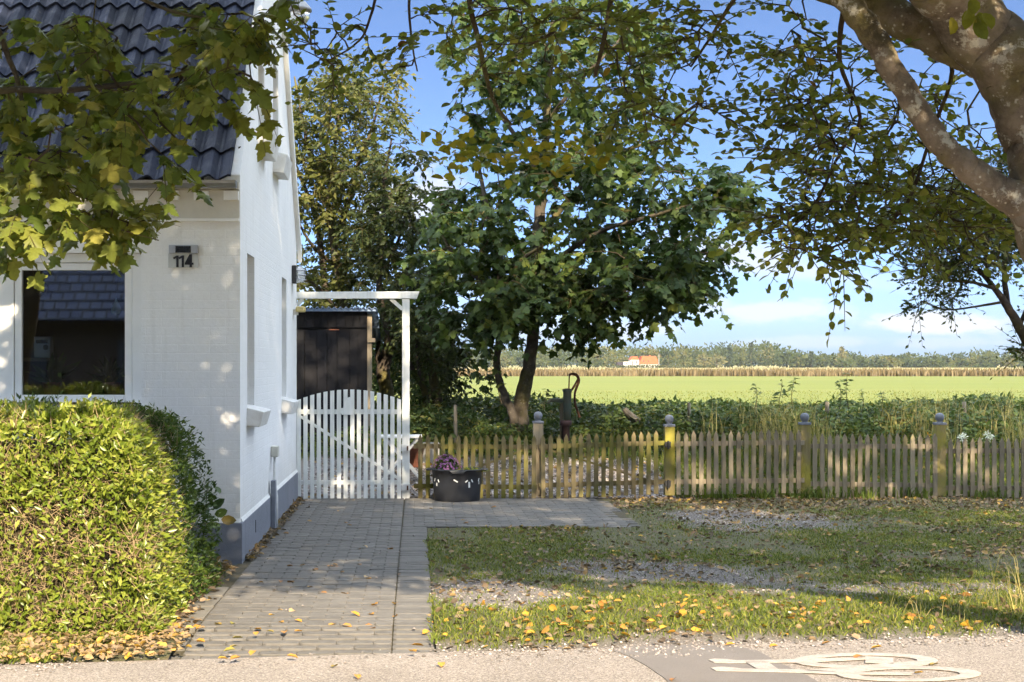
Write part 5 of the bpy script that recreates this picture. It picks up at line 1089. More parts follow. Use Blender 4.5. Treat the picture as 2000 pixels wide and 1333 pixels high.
# roadside maple: trunk out of frame on the left, branches over the roof
MD = 7.7
tr = limb3((-4.6, 5.9, -.1, .19), (-4.5, 5.9, 1.2, .15), (-4.3, 5.95, 2.5, .14), (-4.2, 6.0, 4, .12), (-4.1, 6.0, 6, .10), (-4.2, 5.9, 8, .07), (-4.3, 5.9, 10, .03))
def L3(*pts): return spline(np.array(pts, float), 5)
def pl_(x, y, d, w): return [*P(x, y, d), w / 2]
lm = [L3([-4.25, 5.97, 2.9, .035], [-3.4, 6.5, 2.85, .03], pl_(-200, 230, 7.2, .045), pl_(0, 178, 7.6, .036), pl_(100, 178, MD, .032), pl_(210, 168, MD, .026), pl_(330, 150, MD, .02), pl_(440, 105, MD, .014), pl_(520, 40, MD, .008)),
      L3([-4.2, 6.0, 3.4, .03], [-3.5, 6.6, 3.3, .027], pl_(-100, 0, 7.4, .04), pl_(20, 120, MD, .028), pl_(50, 260, MD, .022), pl_(60, 340, MD, .018), pl_(120, 400, MD, .015), pl_(210, 440, MD, .011), pl_(310, 470, MD, .006)),
      L3([-4.2, 6.0, 3.6, .03], [-3.3, 6.6, 3.8, .026], pl_(60, -120, 7.5, .04), pl_(200, -40, MD, .026), pl_(330, 20, MD, .018), pl_(430, 40, MD, .010)),
      L3([-4.15, 6, 4.6, .05], [-3.2, 6.3, 5.2, .04], [-2, 6.6, 5.6, .03], [-.6, 6.8, 5.9, .018]), L3([-4.1, 6, 5.8, .05], [-3.2, 5.4, 6.8, .04], [-2.2, 4.8, 7.4, .025], [-1, 4.4, 7.8, .015]),
      L3([-4.15, 6, 5.2, .05], [-5.2, 6.4, 6.2, .04], [-6.5, 6.8, 6.8, .02]), L3([-4.15, 6, 7, .05], [-3.4, 6.8, 8.2, .03], [-2.4, 7.4, 9, .015]), L3([-4.2, 6, 4.2, .05], [-4.4, 5, 5.2, .035], [-4.2, 4, 6, .02])]
cl = ell((120, 70, 130, 50, MD, .5, 10), (420, 60, 90, 40, MD, .4, 8), (500, 90, 35, 70, MD, .3, 4), (90, 190, 100, 70, MD, .5, 10), (260, 190, 120, 50, MD, .4, 9), (400, 160, 80, 45, MD, .4, 6), (60, 330, 70, 60, MD, .4, 8), (200, 280, 120, 40, MD, .4, 6), (130, 400, 110, 50, MD, .4, 10), (230, 448, 60, 26, MD, .3, 4), (70, 455, 60, 28, MD, .3, 3), (310, 320, 50, 30, MD, .3, 2), (-120, 200, 120, 250, MD, .6, 19))
low2 = lambda p: max(1.5 + .27 * p[1] + .5, (8.45 - p[1]) * .60 + 1.25 + .5, 4.0)
cc = np.vstack([crown_pts(560, -8, .4, 3.0, 9.2, low2, lambda p: 10.8 - .12 * (p[0] + 4) ** 2 - .2 * (p[1] - 6) ** 2), crown_pts(230, -4.5, .8, 4.6, 8.8, low2, lambda p: 7.4)])
tree('maple_tree', 'roadside maple with big olive leaves hanging over the roof and window', 'tree', (-4.6, 5.9, 0), tr, lm, np.vstack([cl, cc]), T_MAPLE, .100, 'maple_leaf', 'sycamore_bark', twigs=3, per=4, tlen=.23, nview=len(cl), crown=(4, 5, .34, .135), Tover=T_MAPLE_LOW, clear=(318, 440, 470, 640), flat=.5, droop=.3, face=.55, nind=300, hang=.3, jitter_up=.5)

# ================================================================== HEDGES
def hedge(name, label, x0, x1, y0, y1, h, taper, n, size, lmat, twig_n, base_z=0., Tm=T_PRIVET, bare=False):
    t = thing(name, ((x0 + x1) / 2, (y0 + y1) / 2, base_z), label, 'hedge')
    def surf(m):
        a = rng.random(m); ar = np.array([(x1 - x0) * h, (y1 - y0) * h, (x1 - x0) * (y1 - y0) * .9]); pr = np.cumsum(ar / ar.sum())
        face = np.searchsorted(pr, a); f = np.zeros((m, 3)); nn = np.zeros((m, 3)); r1, r2 = rng.random(m), rng.random(m)
        zz = r2 * h
        f[:, 0] = x0 + (x1 - x0) * r1; f[:, 1] = y0; f[:, 2] = zz; nn[:, 1] = -1
        s = face == 1; f[s, 0] = x1; f[s, 1] = y0 + (y1 - y0) * r1[s]; nn[s] = [1, 0, 0]
        s = face == 2; f[s, 0] = x0 + (x1 - x0) * r1[s]; f[s, 1] = y0 + (y1 - y0) * r2[s]; f[s, 2] = h; nn[s] = [0, 0, 1]
        # taper and round the shoulders, then uneven bulges
        k = f[:, 2] / h; sh = taper * k + .20 * np.clip((k - .80) / .20, 0, 1) ** 2
        cx = x1 - .5
        f[:, 0] = np.where(f[:, 0] > cx, cx + (f[:, 0] - cx) * (1 - sh * 1.1 / .5 * .62), f[:, 0]); f[:, 1] = np.where(f[:, 1] < y0 + .4, y0 + .4 + (f[:, 1] - y0 - .4) * (1 - sh / .4 * .55), f[:, 1])
        b = (fbm(f[:, 0] * 1.5 + f[:, 2] * 1.1, f[:, 1] * 1.5 - f[:, 2], 31, 1.3) - .5) * .22 + (fbm(f[:, 0] + f[:, 2], f[:, 1] + f[:, 2] * 1.7, 37, 6.) - .5) * .12
        f += nn * b[:, None]; f[:, 2] += base_z
        return f, nn
    f, nn = surf(n)
    bz = lambda f: sstep(1., .35, np.hypot((f[:, 0] + 2.15) / .85, (f[:, 2] - .52) / .36) + 1.1 * (fbm(f[:, 0] * 2, f[:, 2] * 2, 91, 2.) - .5)) * (.55 if bare else 0)   # thin, twiggy patch
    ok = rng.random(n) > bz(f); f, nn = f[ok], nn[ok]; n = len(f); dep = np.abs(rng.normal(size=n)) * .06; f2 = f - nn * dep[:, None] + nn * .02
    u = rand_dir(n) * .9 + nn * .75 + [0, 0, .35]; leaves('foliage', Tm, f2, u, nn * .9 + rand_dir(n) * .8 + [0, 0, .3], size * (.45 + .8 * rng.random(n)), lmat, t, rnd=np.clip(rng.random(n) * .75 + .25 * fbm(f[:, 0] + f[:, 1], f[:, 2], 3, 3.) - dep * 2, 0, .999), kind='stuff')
    f, nn = surf(twig_n); w = fbm(f[:, 0] + f[:, 1], f[:, 2], 41, 1.8); ok = (w > .56) | (rng.random(twig_n) < .12 + 1.2 * bz(f)); f, nn = f[ok], nn[ok]; m = len(f)
    u = unit(rand_dir(m) + nn * .35 + [0, 0, .6]); ln = .06 + .12 * rng.random(m); a = f - nn * .05; b = a + u * ln[:, None]; s = unit(np.cross(u, nn + .01)) * .0022
    q = np.cross(s, u); V = np.stack([a - s, a + s, a + q * 1.5, b], 1).reshape(-1, 3); i = np.arange(m)[:, None] * 4; T = np.concatenate([i + [0, 1, 3], i + [1, 2, 3], i + [2, 0, 3]])
    obj('twigs', mk('twigs', V, [T]), 'dry_twig', t)
    f, nn = surf(2600); f = f[(nn[:, 2] > .5) | (rng.random(len(f)) < .06)][:420]; m = len(f)     # fresh shoots the shears missed
    st = np.repeat(f, 7, 0); ud = np.repeat(unit(rng.normal(size=(m, 3)) * .25 + [0, -.1, 1]), 7, 0); tt = np.tile(np.linspace(.2, 1, 7), m)[:, None]; ln = np.repeat(.03 + .07 * rng.random((m, 1)) ** 2, 7, 0)
    leaves('shoots', Tm, st + ud * ln * tt, ud * .7 + rand_dir(m * 7) * .8, rand_dir(m * 7) + [0, -.3, .5], size * (.6 + .5 * rng.random(m * 7)), lmat, t, rnd=.5 + .45 * rng.random(m * 7), kind='stuff')
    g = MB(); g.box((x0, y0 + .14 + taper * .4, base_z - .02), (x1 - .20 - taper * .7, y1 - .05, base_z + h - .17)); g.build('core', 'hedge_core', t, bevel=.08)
    return t
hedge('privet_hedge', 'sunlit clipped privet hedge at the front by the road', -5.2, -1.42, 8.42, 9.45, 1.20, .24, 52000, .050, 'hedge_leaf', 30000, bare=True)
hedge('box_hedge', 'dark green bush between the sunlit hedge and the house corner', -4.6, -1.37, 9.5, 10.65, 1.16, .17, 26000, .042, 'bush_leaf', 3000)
lb = thing('laurel_sapling', (-1.46, 10.72, 0), 'broad-leaved seedling at the foot of the house corner', 'shrub')
n = 44; pos = np.stack([-1.46 + rng.normal(size=n) * .05, 10.70 + rng.normal(size=n) * .08, .1 + .55 * rng.random(n)], 1); u = rand_dir(n) + [.5, -.2, -.1]
leaves('foliage', T_BEECH, pos, u, rand_dir(n) + [0, -.5, .8], .06 + .05 * rng.random(n), 'bush_leaf', lb)
MB().tube([(-1.50, 10.73, 0), (-1.48, 10.71, .3), (-1.45, 10.70, .66)], [.008, .006, .003], 6).build('stem', 'twig_bark', lb)

# ================================================================== GROUND COVER
def yz(X, Y): return np.where(Y > 16.98, yard_z(X, Y), lawn_z(X, Y))
def blades(name, X, Y, Z, h, lean, mat, w=.004, kind='stuff', rnd=None, **k):
    n = len(X); a = rng.random(n) * 6.283; s = np.stack([np.cos(a), np.sin(a), a * 0], 1) * (w * (.6 + .8 * rng.random(n)))[:, None]
    d = np.stack([rng.normal(size=n), rng.normal(size=n), np.zeros(n)], 1) * lean * h[:, None]
    p = np.stack([X, Y, Z - .005], 1); up = np.stack([X * 0, X * 0, h], 1)
    V = np.stack([p - s, p + s, p + d * .35 + up * .6 + s * .7, p + d * .35 + up * .6 - s * .7, p + d + up * (1 - .25 * min(lean, 1))], 1).reshape(-1, 3)
    i = np.arange(n)[:, None] * 5; T = np.concatenate([i + [0, 1, 2], i + [0, 2, 3], i + [3, 2, 4]], 1).reshape(-1, 3)
    r = rng.random(n) if rnd is None else rnd
    return obj(name, mk(name, V, [T], False, np.repeat(r, 3)), mat, None, kind=kind, **k)
def scatter(n, x0, x1, y0, y1, dens):
    X = x0 + (x1 - x0) * rng.random(n); Y = y0 + (y1 - y0) * rng.random(n); ok = rng.random(n) < dens(X, Y); return X[ok], Y[ok]
on_pave = lambda X, Y: ((X < PATIO[1] + .0) & (Y > PATIO[2] - .06 + .1 * (fbm(X, Y, 19, 5.) - .5))) | (X < .09 + .10 * (fbm(X, Y, 18, 4.) - .5))
def gdens(X, Y):
    e = Y - road_edge(X); g = 1 - .93 * gravel_mask(X, Y); t = .14 + 1.0 * sstep(.40, .62, fbm(X, Y, 51, 1.1)); t = np.maximum(t, sstep(1.5, .6, e) * 1.1); t *= 1 - .8 * sstep(15.3, 16.4, Y)
    return np.where(on_pave(X, Y) | (e < .12), 0, g * t * np.clip(1.9 - Y / 13, .35, 1))
X, Y = scatter(230000, .04, 7.6, 8.0, 16.95, gdens)
e = Y - road_edge(X); h = (.012 + .028 * rng.random(len(X))) * (1 + .4 * sstep(1.6, .7, e) + .7 * sstep(2.5, 4.5, X) * sstep(1.8, .8, e)); rr = np.clip(rng.random(len(X)) * .8 + .25 * fbm(X, Y, 61, .9) - .05, 0, .999)
blades('grass', X, Y, np.maximum(lawn_z(X, Y), np.where(X < .115, .015, -1)), h, .7, 'grass_blade', w=.0034, rnd=rr)
# taller seed grass at the right edge
X = np.concatenate([3.62 + rng.normal(size=70) * .14, 3.2 + rng.normal(size=60) * .35]); Y = np.concatenate([9.3 + rng.normal(size=70) * .15, 9.05 + rng.normal(size=60) * .12])
blades('seed_grass', X, Y, lawn_z(X, Y), np.concatenate([.12 + .5 * rng.random(70) ** 2, .10 + .16 * rng.random(60)]), .45, 'dry_grass', w=.0018)
# pebbles
octa = np.array([(1, 0, 0), (0, 1, 0), (-1, 0, 0), (0, -1, 0), (.1, .1, .62), (0, 0, -.5)], float); octf = np.array([(0, 1, 4), (1, 2, 4), (2, 3, 4), (3, 0, 4), (1, 0, 5), (2, 1, 5), (3, 2, 5), (0, 3, 5)])
def pebbles(name, X, Y, Z, r, **k):
    n = len(X); a = rng.random(n) * 6.283; V = octa[None] * (1 + rng.normal(size=(n, 6, 3)) * .22) * r[:, None, None] * np.array([1, .75, .8])
    ca, sa = np.cos(a)[:, None], np.sin(a)[:, None]; V = np.stack([V[..., 0] * ca - V[..., 1] * sa, V[..., 0] * sa + V[..., 1] * ca, V[..., 2]], -1) + np.stack([X, Y, Z], 1)[:, None]
    Fc = (octf[None] + (np.arange(n) * 6)[:, None, None]).reshape(-1, 3); return obj(name, mk(name, V.reshape(-1, 3), [Fc], False, np.repeat(rng.random(n), 8)), 'pebble', None, kind='stuff', **k)
X, Y = scatter(75000, .03, 7.6, 7.9, 16.9, lambda X, Y: np.where(on_pave(X, Y), 0, gravel_mask(X, Y) * .75 + .012)); pebbles('gravel', X, Y, lawn_z(X, Y) + .002, .005 + .010 * rng.random(len(X)) ** 2)
X, Y = scatter(22000, -1.3, 3.2, 17.05, 19.6, lambda X, Y: .8 * sstep(3.3, 2.7, X)); pebbles('yard_gravel', X, Y, yard_z(X, Y) + .002, .012 + .017 * rng.random(len(X)))
X = rng.random(2600) * 12 - 4; Y = road_edge(X) + rng.normal(size=2600) * .10 - .02; ok = (X > .15) | (X < -1.7) | (rng.random(2600) < .12); pebbles('edge_gravel', X[ok], Y[ok], np.where(Y[ok] < road_edge(X[ok]), RZ + .004, -.006), .005 + .009 * rng.random(ok.sum()))
# leaf litter
def litter(name, X, Y, Z, size, mat='litter_leaf', rnd=None):
    n = len(X); u = rand_dir(n) * [1, 1, .25]; nr_ = rng.normal(size=(n, 3)) * .45 + [0, 0, 1]; leaves(name, T_LITTER, np.stack([X, Y, Z + .006 + .012 * rng.random(n)], 1), u, nr_, size * (.6 + .7 * rng.random(n)), mat, None, rnd, kind='stuff')
def ldens(X, Y): return np.where(on_pave(X, Y) | (Y < road_edge(X)), 0, .16 + .9 * sstep(.50, .68, fbm(X, Y, 71, .8)) * .5 + .95 * sstep(15.2, 16.4, Y))
X, Y = scatter(30000, .03, 7.6, 8.1, 17.0, ldens); litter('leaf_litter', X, Y, lawn_z(X, Y), .044)
X, Y = scatter(650, .15, 7.6, 8.1, 9.9, lambda X, Y: np.where(on_pave(X, Y), 0, sstep(.12, .3, Y - road_edge(X)) * sstep(1.5, .7, Y - road_edge(X)))); litter('roadside_litter', X, Y, lawn_z(X, Y) + .008, .05, 'yellow_leaf')
X, Y = scatter(3500, -1.2, 7, 17.0, 19.8, lambda X, Y: .6 + 0 * X); litter('yard_litter', X, Y, yard_z(X, Y), .06)
X, Y = scatter(5500, -4.2, -1.2, 7.7, 8.75, lambda X, Y: np.where(Y < road_edge(X) + .03, 0, .75 * sstep(-1.15, -1.4, X))); litter('hedge_litter', X, Y, X * 0 + .01, .042, rnd=np.clip(.55 + .45 * rng.random(len(X)), 0, .999))
X, Y = scatter(2600, -1.75, -1.2, 8.7, 11.4, lambda X, Y: sstep(-1.25, -1.55, X)); litter('hedge_foot_litter', X, Y, X * 0 + .02, .055)
X, Y = scatter(1600, HX, HX + .14, 11.6, 17, lambda X, Y: sstep(HX + .14, HX + .02, X) * .55); litter('wall_foot_litter', X, Y, X * 0 + .02, .042)
X, Y = scatter(26000, -4.2, -1.5, 7.6, 8.5, lambda X, Y: np.where(Y < road_edge(X) + .02, 0, .7 * sstep(.35, .6, fbm(X, Y, 5, 2.)))); blades('verge_grass', X, Y, X * 0, .02 + .04 * rng.random(len(X)), .7, 'grass_blade')

# single leaves and stones lying on the paving and the road
lf_me = {}
def lone(name, mat, x, y, size, label, group, z):
    key = mat
    if key not in lf_me: lf_me[key] = mk(name, T_LITTER[0], [T_LITTER[1]]); lf_me[key].materials.append(M[mat])
    size *= .82; D_ = F * (CH - z) / (y - PY); o = obj(name, lf_me[key], None, None, label, 'leaf', group, loc=((x - PX) * D_ / F, D_, z + .006), rot=(rng.normal() * .16, rng.normal() * .16, rng.random() * 6.28)); o.scale = (size, size, size)
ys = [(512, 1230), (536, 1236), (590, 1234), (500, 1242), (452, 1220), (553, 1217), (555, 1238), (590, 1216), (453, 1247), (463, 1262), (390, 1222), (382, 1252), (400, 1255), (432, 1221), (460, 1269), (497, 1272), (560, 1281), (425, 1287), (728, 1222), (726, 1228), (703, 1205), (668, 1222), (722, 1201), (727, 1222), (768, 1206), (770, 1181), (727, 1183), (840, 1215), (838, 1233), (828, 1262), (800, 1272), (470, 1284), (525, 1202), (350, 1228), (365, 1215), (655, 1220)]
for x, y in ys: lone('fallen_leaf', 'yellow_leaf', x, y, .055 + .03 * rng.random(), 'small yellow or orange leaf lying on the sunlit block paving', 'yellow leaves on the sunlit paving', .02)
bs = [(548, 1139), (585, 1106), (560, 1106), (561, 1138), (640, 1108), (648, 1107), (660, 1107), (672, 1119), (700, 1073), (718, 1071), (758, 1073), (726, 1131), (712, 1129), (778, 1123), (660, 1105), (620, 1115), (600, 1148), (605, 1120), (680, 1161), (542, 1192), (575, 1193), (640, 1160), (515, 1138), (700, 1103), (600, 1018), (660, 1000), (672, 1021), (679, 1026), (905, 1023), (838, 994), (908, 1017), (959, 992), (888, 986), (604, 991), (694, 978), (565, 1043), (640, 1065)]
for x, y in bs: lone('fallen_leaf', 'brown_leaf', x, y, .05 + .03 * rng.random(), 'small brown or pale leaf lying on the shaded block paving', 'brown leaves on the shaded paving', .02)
rs = [(658, 1301), (862, 1304), (1311, 1331), (1668, 1287), (1817, 1300), (1785, 1316), (1604, 1260), (1417, 1261), (1280, 1258), (1700, 1268), (1520, 1262), (1000, 1253), (700, 1327)]
for x, y in rs: lone('fallen_leaf', 'yellow_leaf', x, y, .05 + .03 * rng.random(), 'yellow leaf lying on the asphalt road', 'leaves on the road', RZ + .005)
pm = mk('pebble', octa * [1, .8, .8], [octf]); pm.materials.append(M['pebble'])
for x, y in ((538, 1154), (567, 1157), (598, 1164), (591, 1185), (559, 1193), (620, 1108), (744, 1077), (795, 1101), (742, 1082), (738, 1109), (722, 1061), (782, 1074), (735, 1130), (779, 1080), (808, 1048), (809, 1230), (788, 1001), (504, 1140), (883, 1006), (930, 1008)):
    D_ = F * (CH - .02) / (y - PY); o = obj('pebble', pm, None, None, 'small pale stone lying loose on the block paving', 'stone', 'loose stones on the paving', loc=((x - PX) * D_ / F, D_, .026), rot=(0, 0, rng.random() * 6)); s_ = .009 + .007 * rng.random(); o.scale = (s_, s_, s_)

pg = thing('marker_peg', (*gp(1541, 1213, .0), .0), 'small pale wooden peg standing in the sunlit grass by the road', 'peg')
c0 = gp(1541, 1213, .0); MB().bar((c0[0], c0[1], -.03), (c0[0] + .004, c0[1], .055), .018, .014, (0, 1, 0)).build('shaft', 'cream_plastic', pg)

# bramble bank behind the fence
n = 62000; X = -2 + 13 * rng.random(n); Y = 18.9 + 2.6 * rng.random(n) ** .8; top = .22 + .38 * fbm(X, Y, 81, .9) + .06 * sstep(1.5, 4.5, X)
top *= sstep(18.8, 19.6, Y + .5 * (fbm(X, Y, 3, 1.2) - .5)); Z = yard_z(X, Y) + top * rng.random(n) ** .55
u = rand_dir(n) * [1, 1, .5] + [0, -.3, .05]; leaves('bramble_bank', T_OVAL, np.stack([X, Y, Z], 1), u, rng.normal(size=(n, 3)) * .5 + [0, -.45, .9], .045 + .06 * rng.random(n), 'bramble_leaf', None, kind='stuff')
X, Y = scatter(22000, -1.5, 11, 18.6, 21.0, lambda X, Y: .2 + .6 * sstep(3.5, 5, X)); blades('bank_grass', X, Y, yard_z(X, Y), .12 + .34 * rng.random(len(X)) ** 1.6, .4, 'grass_blade', w=.005, rnd=np.clip(rng.random(len(X)) * .85, 0, 1))
X, Y = scatter(5200, 3.6, 11, 18.4, 20.2, lambda X, Y: sstep(.45, .6, fbm(X, Y, 6, 1.3))); blades('dry_stems', X, Y, yard_z(X, Y), .35 + .5 * rng.random(len(X)), .18, 'dry_grass', w=.004)
X, Y = scatter(42000, 2.9, 9, 17.05, 19.0, lambda X, Y: .8 + 0 * X); blades('yard_grass', X, Y, yard_z(X, Y), .03 + .06 * rng.random(len(X)), .6, 'grass_blade', w=.005, rnd=rng.random(len(X)) * .7)
# weeds along the fence foot
X = np.concatenate([rng.normal(c, .10, 160) for c in (qx(1480), qx(1575), qx(1590), qx(1790), qx(1680), qx(1930), qx(1400))]); Y = GY + rng.normal(size=len(X)) * .12; blades('fence_weeds', X, Y, X * 0 + .02, .06 + .12 * rng.random(len(X)), .5, 'grass_blade', w=.006, rnd=rng.random(len(X)) * .55)

def weed(x, ytop, ybot, d, nl, size, label, mat='bramble_leaf', heavy=0):
    b = P(x, ybot, d); t_ = P(x, ytop, d); t = thing('tall_weed', b, label, 'plant'); k = 8
    pts = np.array([b + (t_ - b) * f + np.array([.02 * math.sin(4 * f + x), .02 * math.cos(3 * f + x), 0]) for f in np.linspace(0, 1, k)]); MB().tube(pts, np.linspace(.007, .002, k), 5).build('stem', 'stem_green', t)
    f = rng.random(nl) ** (.7 - .3 * heavy); pos = np.array([pts[min(k - 1, int(v * (k - 1) + .5))] for v in f]) + rng.normal(size=(nl, 3)) * .012
    a = rng.random(nl) * 6.28; u = np.stack([np.cos(a), np.sin(a) * .6, .25 - .6 * rng.random(nl)], 1); leaves('foliage', T_LANCE if size > .08 else T_OVAL, pos, u, np.tile([0, -.3, 1.], (nl, 1)) + rng.normal(size=(nl, 3)) * .3, size * (.5 + .8 * rng.random(nl)), mat, t)
weed(1476, 752, 800, 19.6, 34, .06, 'leafy dark weed standing above the brambles, first from the pump')
weed(1525, 742, 795, 19.6, 20, .12, 'dark lanceolate weed, lower-leaved of the pair above the brambles')
weed(1549, 740, 795, 19.7, 22, .12, 'dark lanceolate weed, taller of the pair above the brambles')
weed(1640, 745, 800, 19.6, 46, .07, 'bushy dark weed beside the grey stake')
weed(1655, 732, 800, 19.7, 50, .065, 'tallest dark weed rising against the field by the grey stake')
weed(1684, 762, 805, 19.6, 34, .055, 'short dark weed between the grey stake and the next post')
weed(1722, 764, 805, 19.6, 30, .06, 'low dark weed standing in long grass')
weed(1960, 778, 830, 19.4, 60, .05, 'twiggy dark shrub behind the last fence panel')
weed(1066, 762, 800, 19.3, 26, .06, 'bramble shoot arching up between sycamore trunk and pump')
for i, (x, y, c, lab) in enumerate(((1881, 856, 'flower_white', 'white flower head behind the fence, nearer the dark mossy post'), (1930, 852, 'flower_white', 'white flower head behind the fence, nearer the picture edge'), (1813, 852, 'flower_orange', 'small orange flower behind the fence by the dark mossy post'))):
    c0 = P(x, y, 17.6); t = thing('garden_flower', (c0[0], 17.6, float(yard_z(c0[0], 17.6))), lab, 'flower'); n = 46 if c == 'flower_white' else 14; sp_ = .055 if c == 'flower_white' else .02
    d = rand_dir(n); leaves('petals', T_OVAL, c0 + d * sp_ * rng.random((n, 1)), d, rand_dir(n), np.full(n, .035), c, t)
    MB().tube([(c0[0], 17.6, float(yard_z(c0[0], 17.6))), c0], [.004, .003], 5).build('stem', 'stem_green', t)
    n = 24; leaves('foliage', T_LANCE, np.tile(c0, (n, 1)) - np.stack([rng.normal(size=n) * .02, rng.normal(size=n) * .02, rng.random(n) * .35], 1), rand_dir(n) + [0, 0, .2], rand_dir(n) + [0, 0, .5], np.full(n, .09), 'bramble_leaf', t)

# ================================================================== FIELD, REEDS, FAR WOOD
X, Y = scatter(16000, -7, 13, 22.4, 30, lambda X, Y: sstep(30, 23, Y) * (.25 + .75 * sstep(.4, .6, fbm(X, Y, 17, .5)))); blades('field_edge_grass', X, Y, X * 0 - .03, .45 + .62 * rng.random(len(X)), .22, 'dry_grass', w=.006, rnd=rng.random(len(X)))
n = 30000; Y = 26 + 60 * rng.random(n) ** 2.2; X = Y * (-.30 + .74 * rng.random(n)); blades('field_tufts', X, Y, X * 0 - .03, 0.08 + .07 * rng.random(n), .5, 'field_grass', w=.02, rnd=rng.random(n))
n = 26000; X = -80 + 190 * rng.random(n); row = rng.random(n); Y = np.where(row < .62, 196 + rng.normal(size=n) * 1.6, 205 + 190 * rng.random(n)); h = np.where(row < .62, .55 + .6 * fbm(X, Y, 5, .15) + .15 * rng.random(n), .5 + .6 * rng.random(n)); blades('reed_bed', X * np.where(row < .62, 1, Y / 200), Y, X * 0 - .1, h, .14, 'reed', w=.10, rnd=np.clip(.8 * rng.random(n) + .5 * fbm(X, Y, 9, .12) - .25, 0, .999))

def clumps(c, r, n, size, conifer=False):
    d = rand_dir(n); 
    if conifer: z = rng.random(n); rad = (1 - z) ** .8 * (.55 + .5 * rng.random(n)); a = rng.random(n) * 6.283; p = np.stack([np.cos(a) * rad, np.sin(a) * rad, z * 2 - 1], 1)
    else: d[:, 2] = d[:, 2] * .9 + .1; p = d * (.55 + .5 * rng.random((n, 1)))
    return c + p * r, np.where(rng.random((n, 1)) < .5, d, rand_dir(n)), size * (.6 + .8 * rng.random(n))
def wood():
    P_, U_, S_, R_ = [], [], [], []
    def top(x):                                   # skyline in photo pixels
        return np.interp(x, [-400, 860, 900, 960, 1050, 1140, 1200, 1290, 1380, 1440, 1470, 1525, 1545, 1600, 1640, 1700, 1900, 1930, 1990, 2100, 2600], [688, 688, 685, 683, 681, 677, 682, 677, 679, 674, 671, 673, 691, 693, 694, 695, 696, 688, 685, 683, 688])
    for layer, (Dl, nt) in enumerate(((790, 210), (765, 230), (742, 230))):
        for i in range(nt):
            x = -500 + 3000 * (i + rng.random()) / nt; t = top(x) + rng.normal() * 2.5 + layer * rng.random() * 12; h = (718 - t) * Dl / F; w = max(h, 7.) * (.40 + .25 * rng.random()); c = np.array([(x - PX) * Dl / F, Dl + rng.normal() * 8, h * .52])
            p, u, s = clumps(c, np.array([w, w, h * .5]), 130, 1.0); P_.append(p); U_.append(u); S_.append(s); R_.append(np.clip(rng.random() * .75 + .25 * rng.random(len(p)), 0, .999))
    p = np.vstack(P_); u = np.vstack(U_); leaves('forest', T_OVAL, p, u, rand_dir(len(p)) + [0, -1.2, .6], np.concatenate(S_) * 1.5, 'far_leaf', None, np.concatenate(R_), kind='stuff')
    def far_tree(name, label, x, t, b, Dl, wid, mat, conifer=False, n=160, size=1.1):
        h = (b - t) * Dl / F; c = P(x, (t + b) / 2, Dl); o = thing(name, (c[0], Dl, 0), label, 'tree', 'trees before the far wood'); w = wid * Dl / F / 2
        MB().tube([(c[0], Dl, -.1), (c[0], Dl, h * .8)], [w * .12, w * .04], 6).build('trunk', 'dark_bark', o)
        p, u, s = clumps(np.array([c[0], Dl, h * (.5 if not conifer else .54)]), np.array([w, w, h * (.48 if not conifer else .48)]), n, size, conifer); leaves('crown', T_OVAL, p, u, rand_dir(n) + [0, -1.2, .6], s * 1.3, mat, o)
    far_tree('far_conifer', 'broad pale conifer standing alone before the far wood', 1644, 680, 718, 735, 34, 'far_pale', True, 260, 1.0)
    for i, (x, t, w, cf, lab) in enumerate(((1467, 671, 12, True, 'dark pointed conifer above the far wood, first of the tall group'), (1500, 672, 14, False, 'tall pale bare-stemmed tree at the edge of the far wood'), (1425, 676, 10, True, 'small dark conifer top in the middle of the far wood'), (1584, 688, 12, True, 'slender dark conifer left of the lone broad conifer'), (1560, 690, 14, False, 'low green tree where the far wood drops'), (1400, 694, 22, False, 'pale yellow-green round tree before the dark gap in the far wood'), (1375, 692, 16, False, 'yellow-green tree in front of the far wood beside the red roof'), (945, 680, 12, True, 'small dark conifer top above the wood left of the sycamore'), (1305, 696, 30, False, 'brownish tree right beside the red-roofed farmhouse'))):
        far_tree('far_conifer' if cf else 'far_tree', lab, x, t, 718, 728 - i, w * 1.4, 'far_conifer' if cf else ('far_pale' if 'pale' in lab or 'yellow' in lab else 'far_leaf'), cf)
wood()
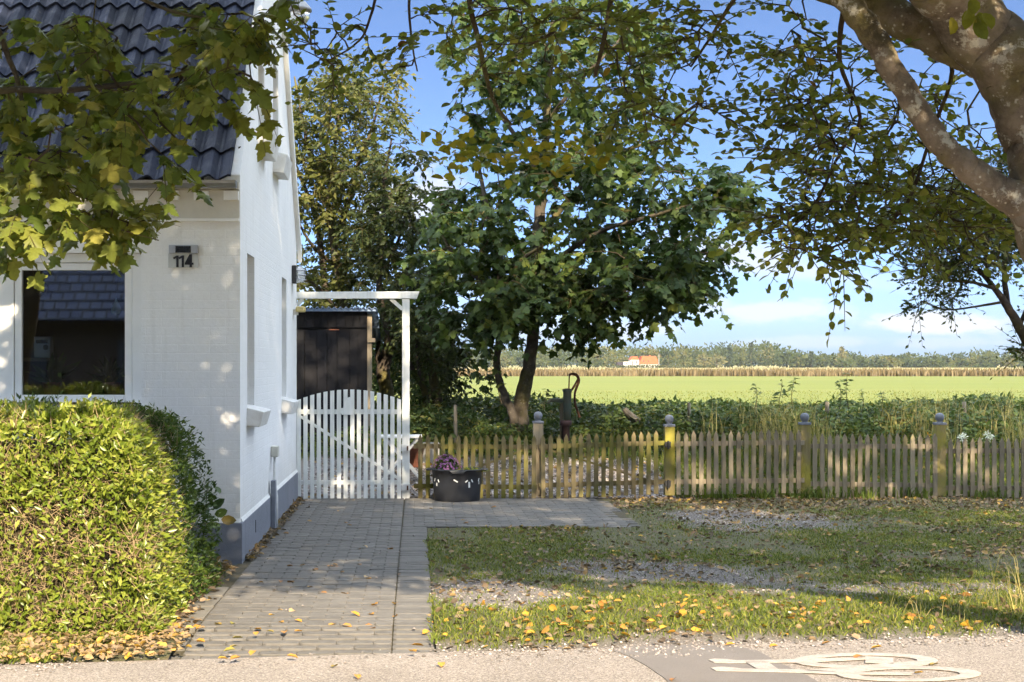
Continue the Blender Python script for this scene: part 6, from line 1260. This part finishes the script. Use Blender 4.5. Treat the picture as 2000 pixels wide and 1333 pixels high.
def farm():
    Dl = 700.; s = F / Dl
    def fx(x): return (x - PX) / s
    def fz(y): return max(CH - (y - PY) / s, 0)
    f = thing('farmhouse', (fx(1250), Dl, 0), 'far farmhouse with orange tiled roof before the wood', 'house')
    MB().box((fx(1250), Dl, 0), (fx(1284), Dl + 8, fz(711.5))).build('wall', 'far_white', f)
    MB().prism([(fx(1248.5), fz(711.7)), (fx(1285), fz(711.7)), (fx(1284), fz(703)), (fx(1280), fz(696)), (fx(1254), fz(696))], Dl - .3, Dl + 8.3, 'y').build('roof', 'far_roof', f)
    MB().box((fx(1232.5), Dl + 1, 0), (fx(1249), Dl + 8, fz(703))).build('wing', 'far_white', f)
    MB().prism([(fx(1231.5), fz(703)), (fx(1248.4), fz(703)), (fx(1245), fz(696.5)), (fx(1236), fz(696.5))], Dl + .8, Dl + 8, 'y').build('wing_roof', 'far_roof', f)
    MB().box((fx(1219), Dl + 2, 0), (fx(1232), Dl + 6, fz(707))).build('annexe', 'far_white', f); MB().box((fx(1207), Dl + 3, 0), (fx(1218.5), Dl + 6, fz(707.5))).build('barn', 'far_dark', f)
    for x in (1253.5, 1259, 1264, 1270, 1275, 1280.5): MB().box((fx(x - 1), Dl - .06, fz(716)), (fx(x + 1), Dl - .002, fz(713))).build('window', 'far_window', f)
    for x in (1257, 1266): MB().box((fx(x - 1), Dl - .4, fz(707)), (fx(x + 1), Dl - .302, fz(704.5))).build('roof_window', 'far_window', f)
    for x, a, b in ((1235.5, 714.8, 704.5), (1238.5, 716.5, 713), (1243.5, 711, 704.5), (1246.5, 716.5, 712), (1224.5, 712, 708.5), (1228, 716.5, 713)): MB().box((fx(x - 1), Dl + .9 if x > 1232 else Dl + 1.9, fz(a)), (fx(x + 1), Dl + .998 if x > 1232 else Dl + 1.998, fz(b))).build('window', 'far_window', f)
    MB().box((fx(1270), Dl + 3, fz(696.5)), (fx(1272), Dl + 4, fz(694))).build('chimney', 'far_roof', f)
    p = thing('flagpole', (fx(1281.5), Dl - 8, 0), 'thin white flagpole in front of the far farmhouse', 'flagpole'); MB().tube([(fx(1281.5), Dl - 8, 0), (fx(1281.5), Dl - 8, fz(691.5))], [.12, .07], 6).build('pole', 'far_white', p)
    n = 1500; X = fx(1180) + (fx(1385) - fx(1180)) * rng.random(n); p = np.stack([X, Dl - 14 + rng.normal(size=n) * .5, rng.random(n) * 1.0], 1); h = thing('farm_hedge', (fx(1280), Dl - 14, 0), 'low trimmed hedge in front of the far farmhouse', 'hedge'); leaves('foliage', T_OVAL, p, rand_dir(n), rand_dir(n) + [0, -1, .5], np.full(n, .7), 'far_leaf', h)
farm()

# ================================================================== HAZE over the flat land
def haze():
    m = bpy.data.materials.new('haze'); m.use_nodes = True; M['haze'] = m; nt = m.node_tree; nt.nodes.clear()
    o = nt.nodes.new('ShaderNodeOutputMaterial'); v = nt.nodes.new('ShaderNodeVolumePrincipled'); v.inputs['Color'].default_value = (.86, .92, 1, 1); v.inputs['Density'].default_value = .00008; v.inputs['Anisotropy'].default_value = .1
    nt.links.new(v.outputs[0], o.inputs['Volume'])
    MB().box((-900, -80, -2), (1200, 1100, 40)).build('haze', 'haze', kind='stuff')
haze()
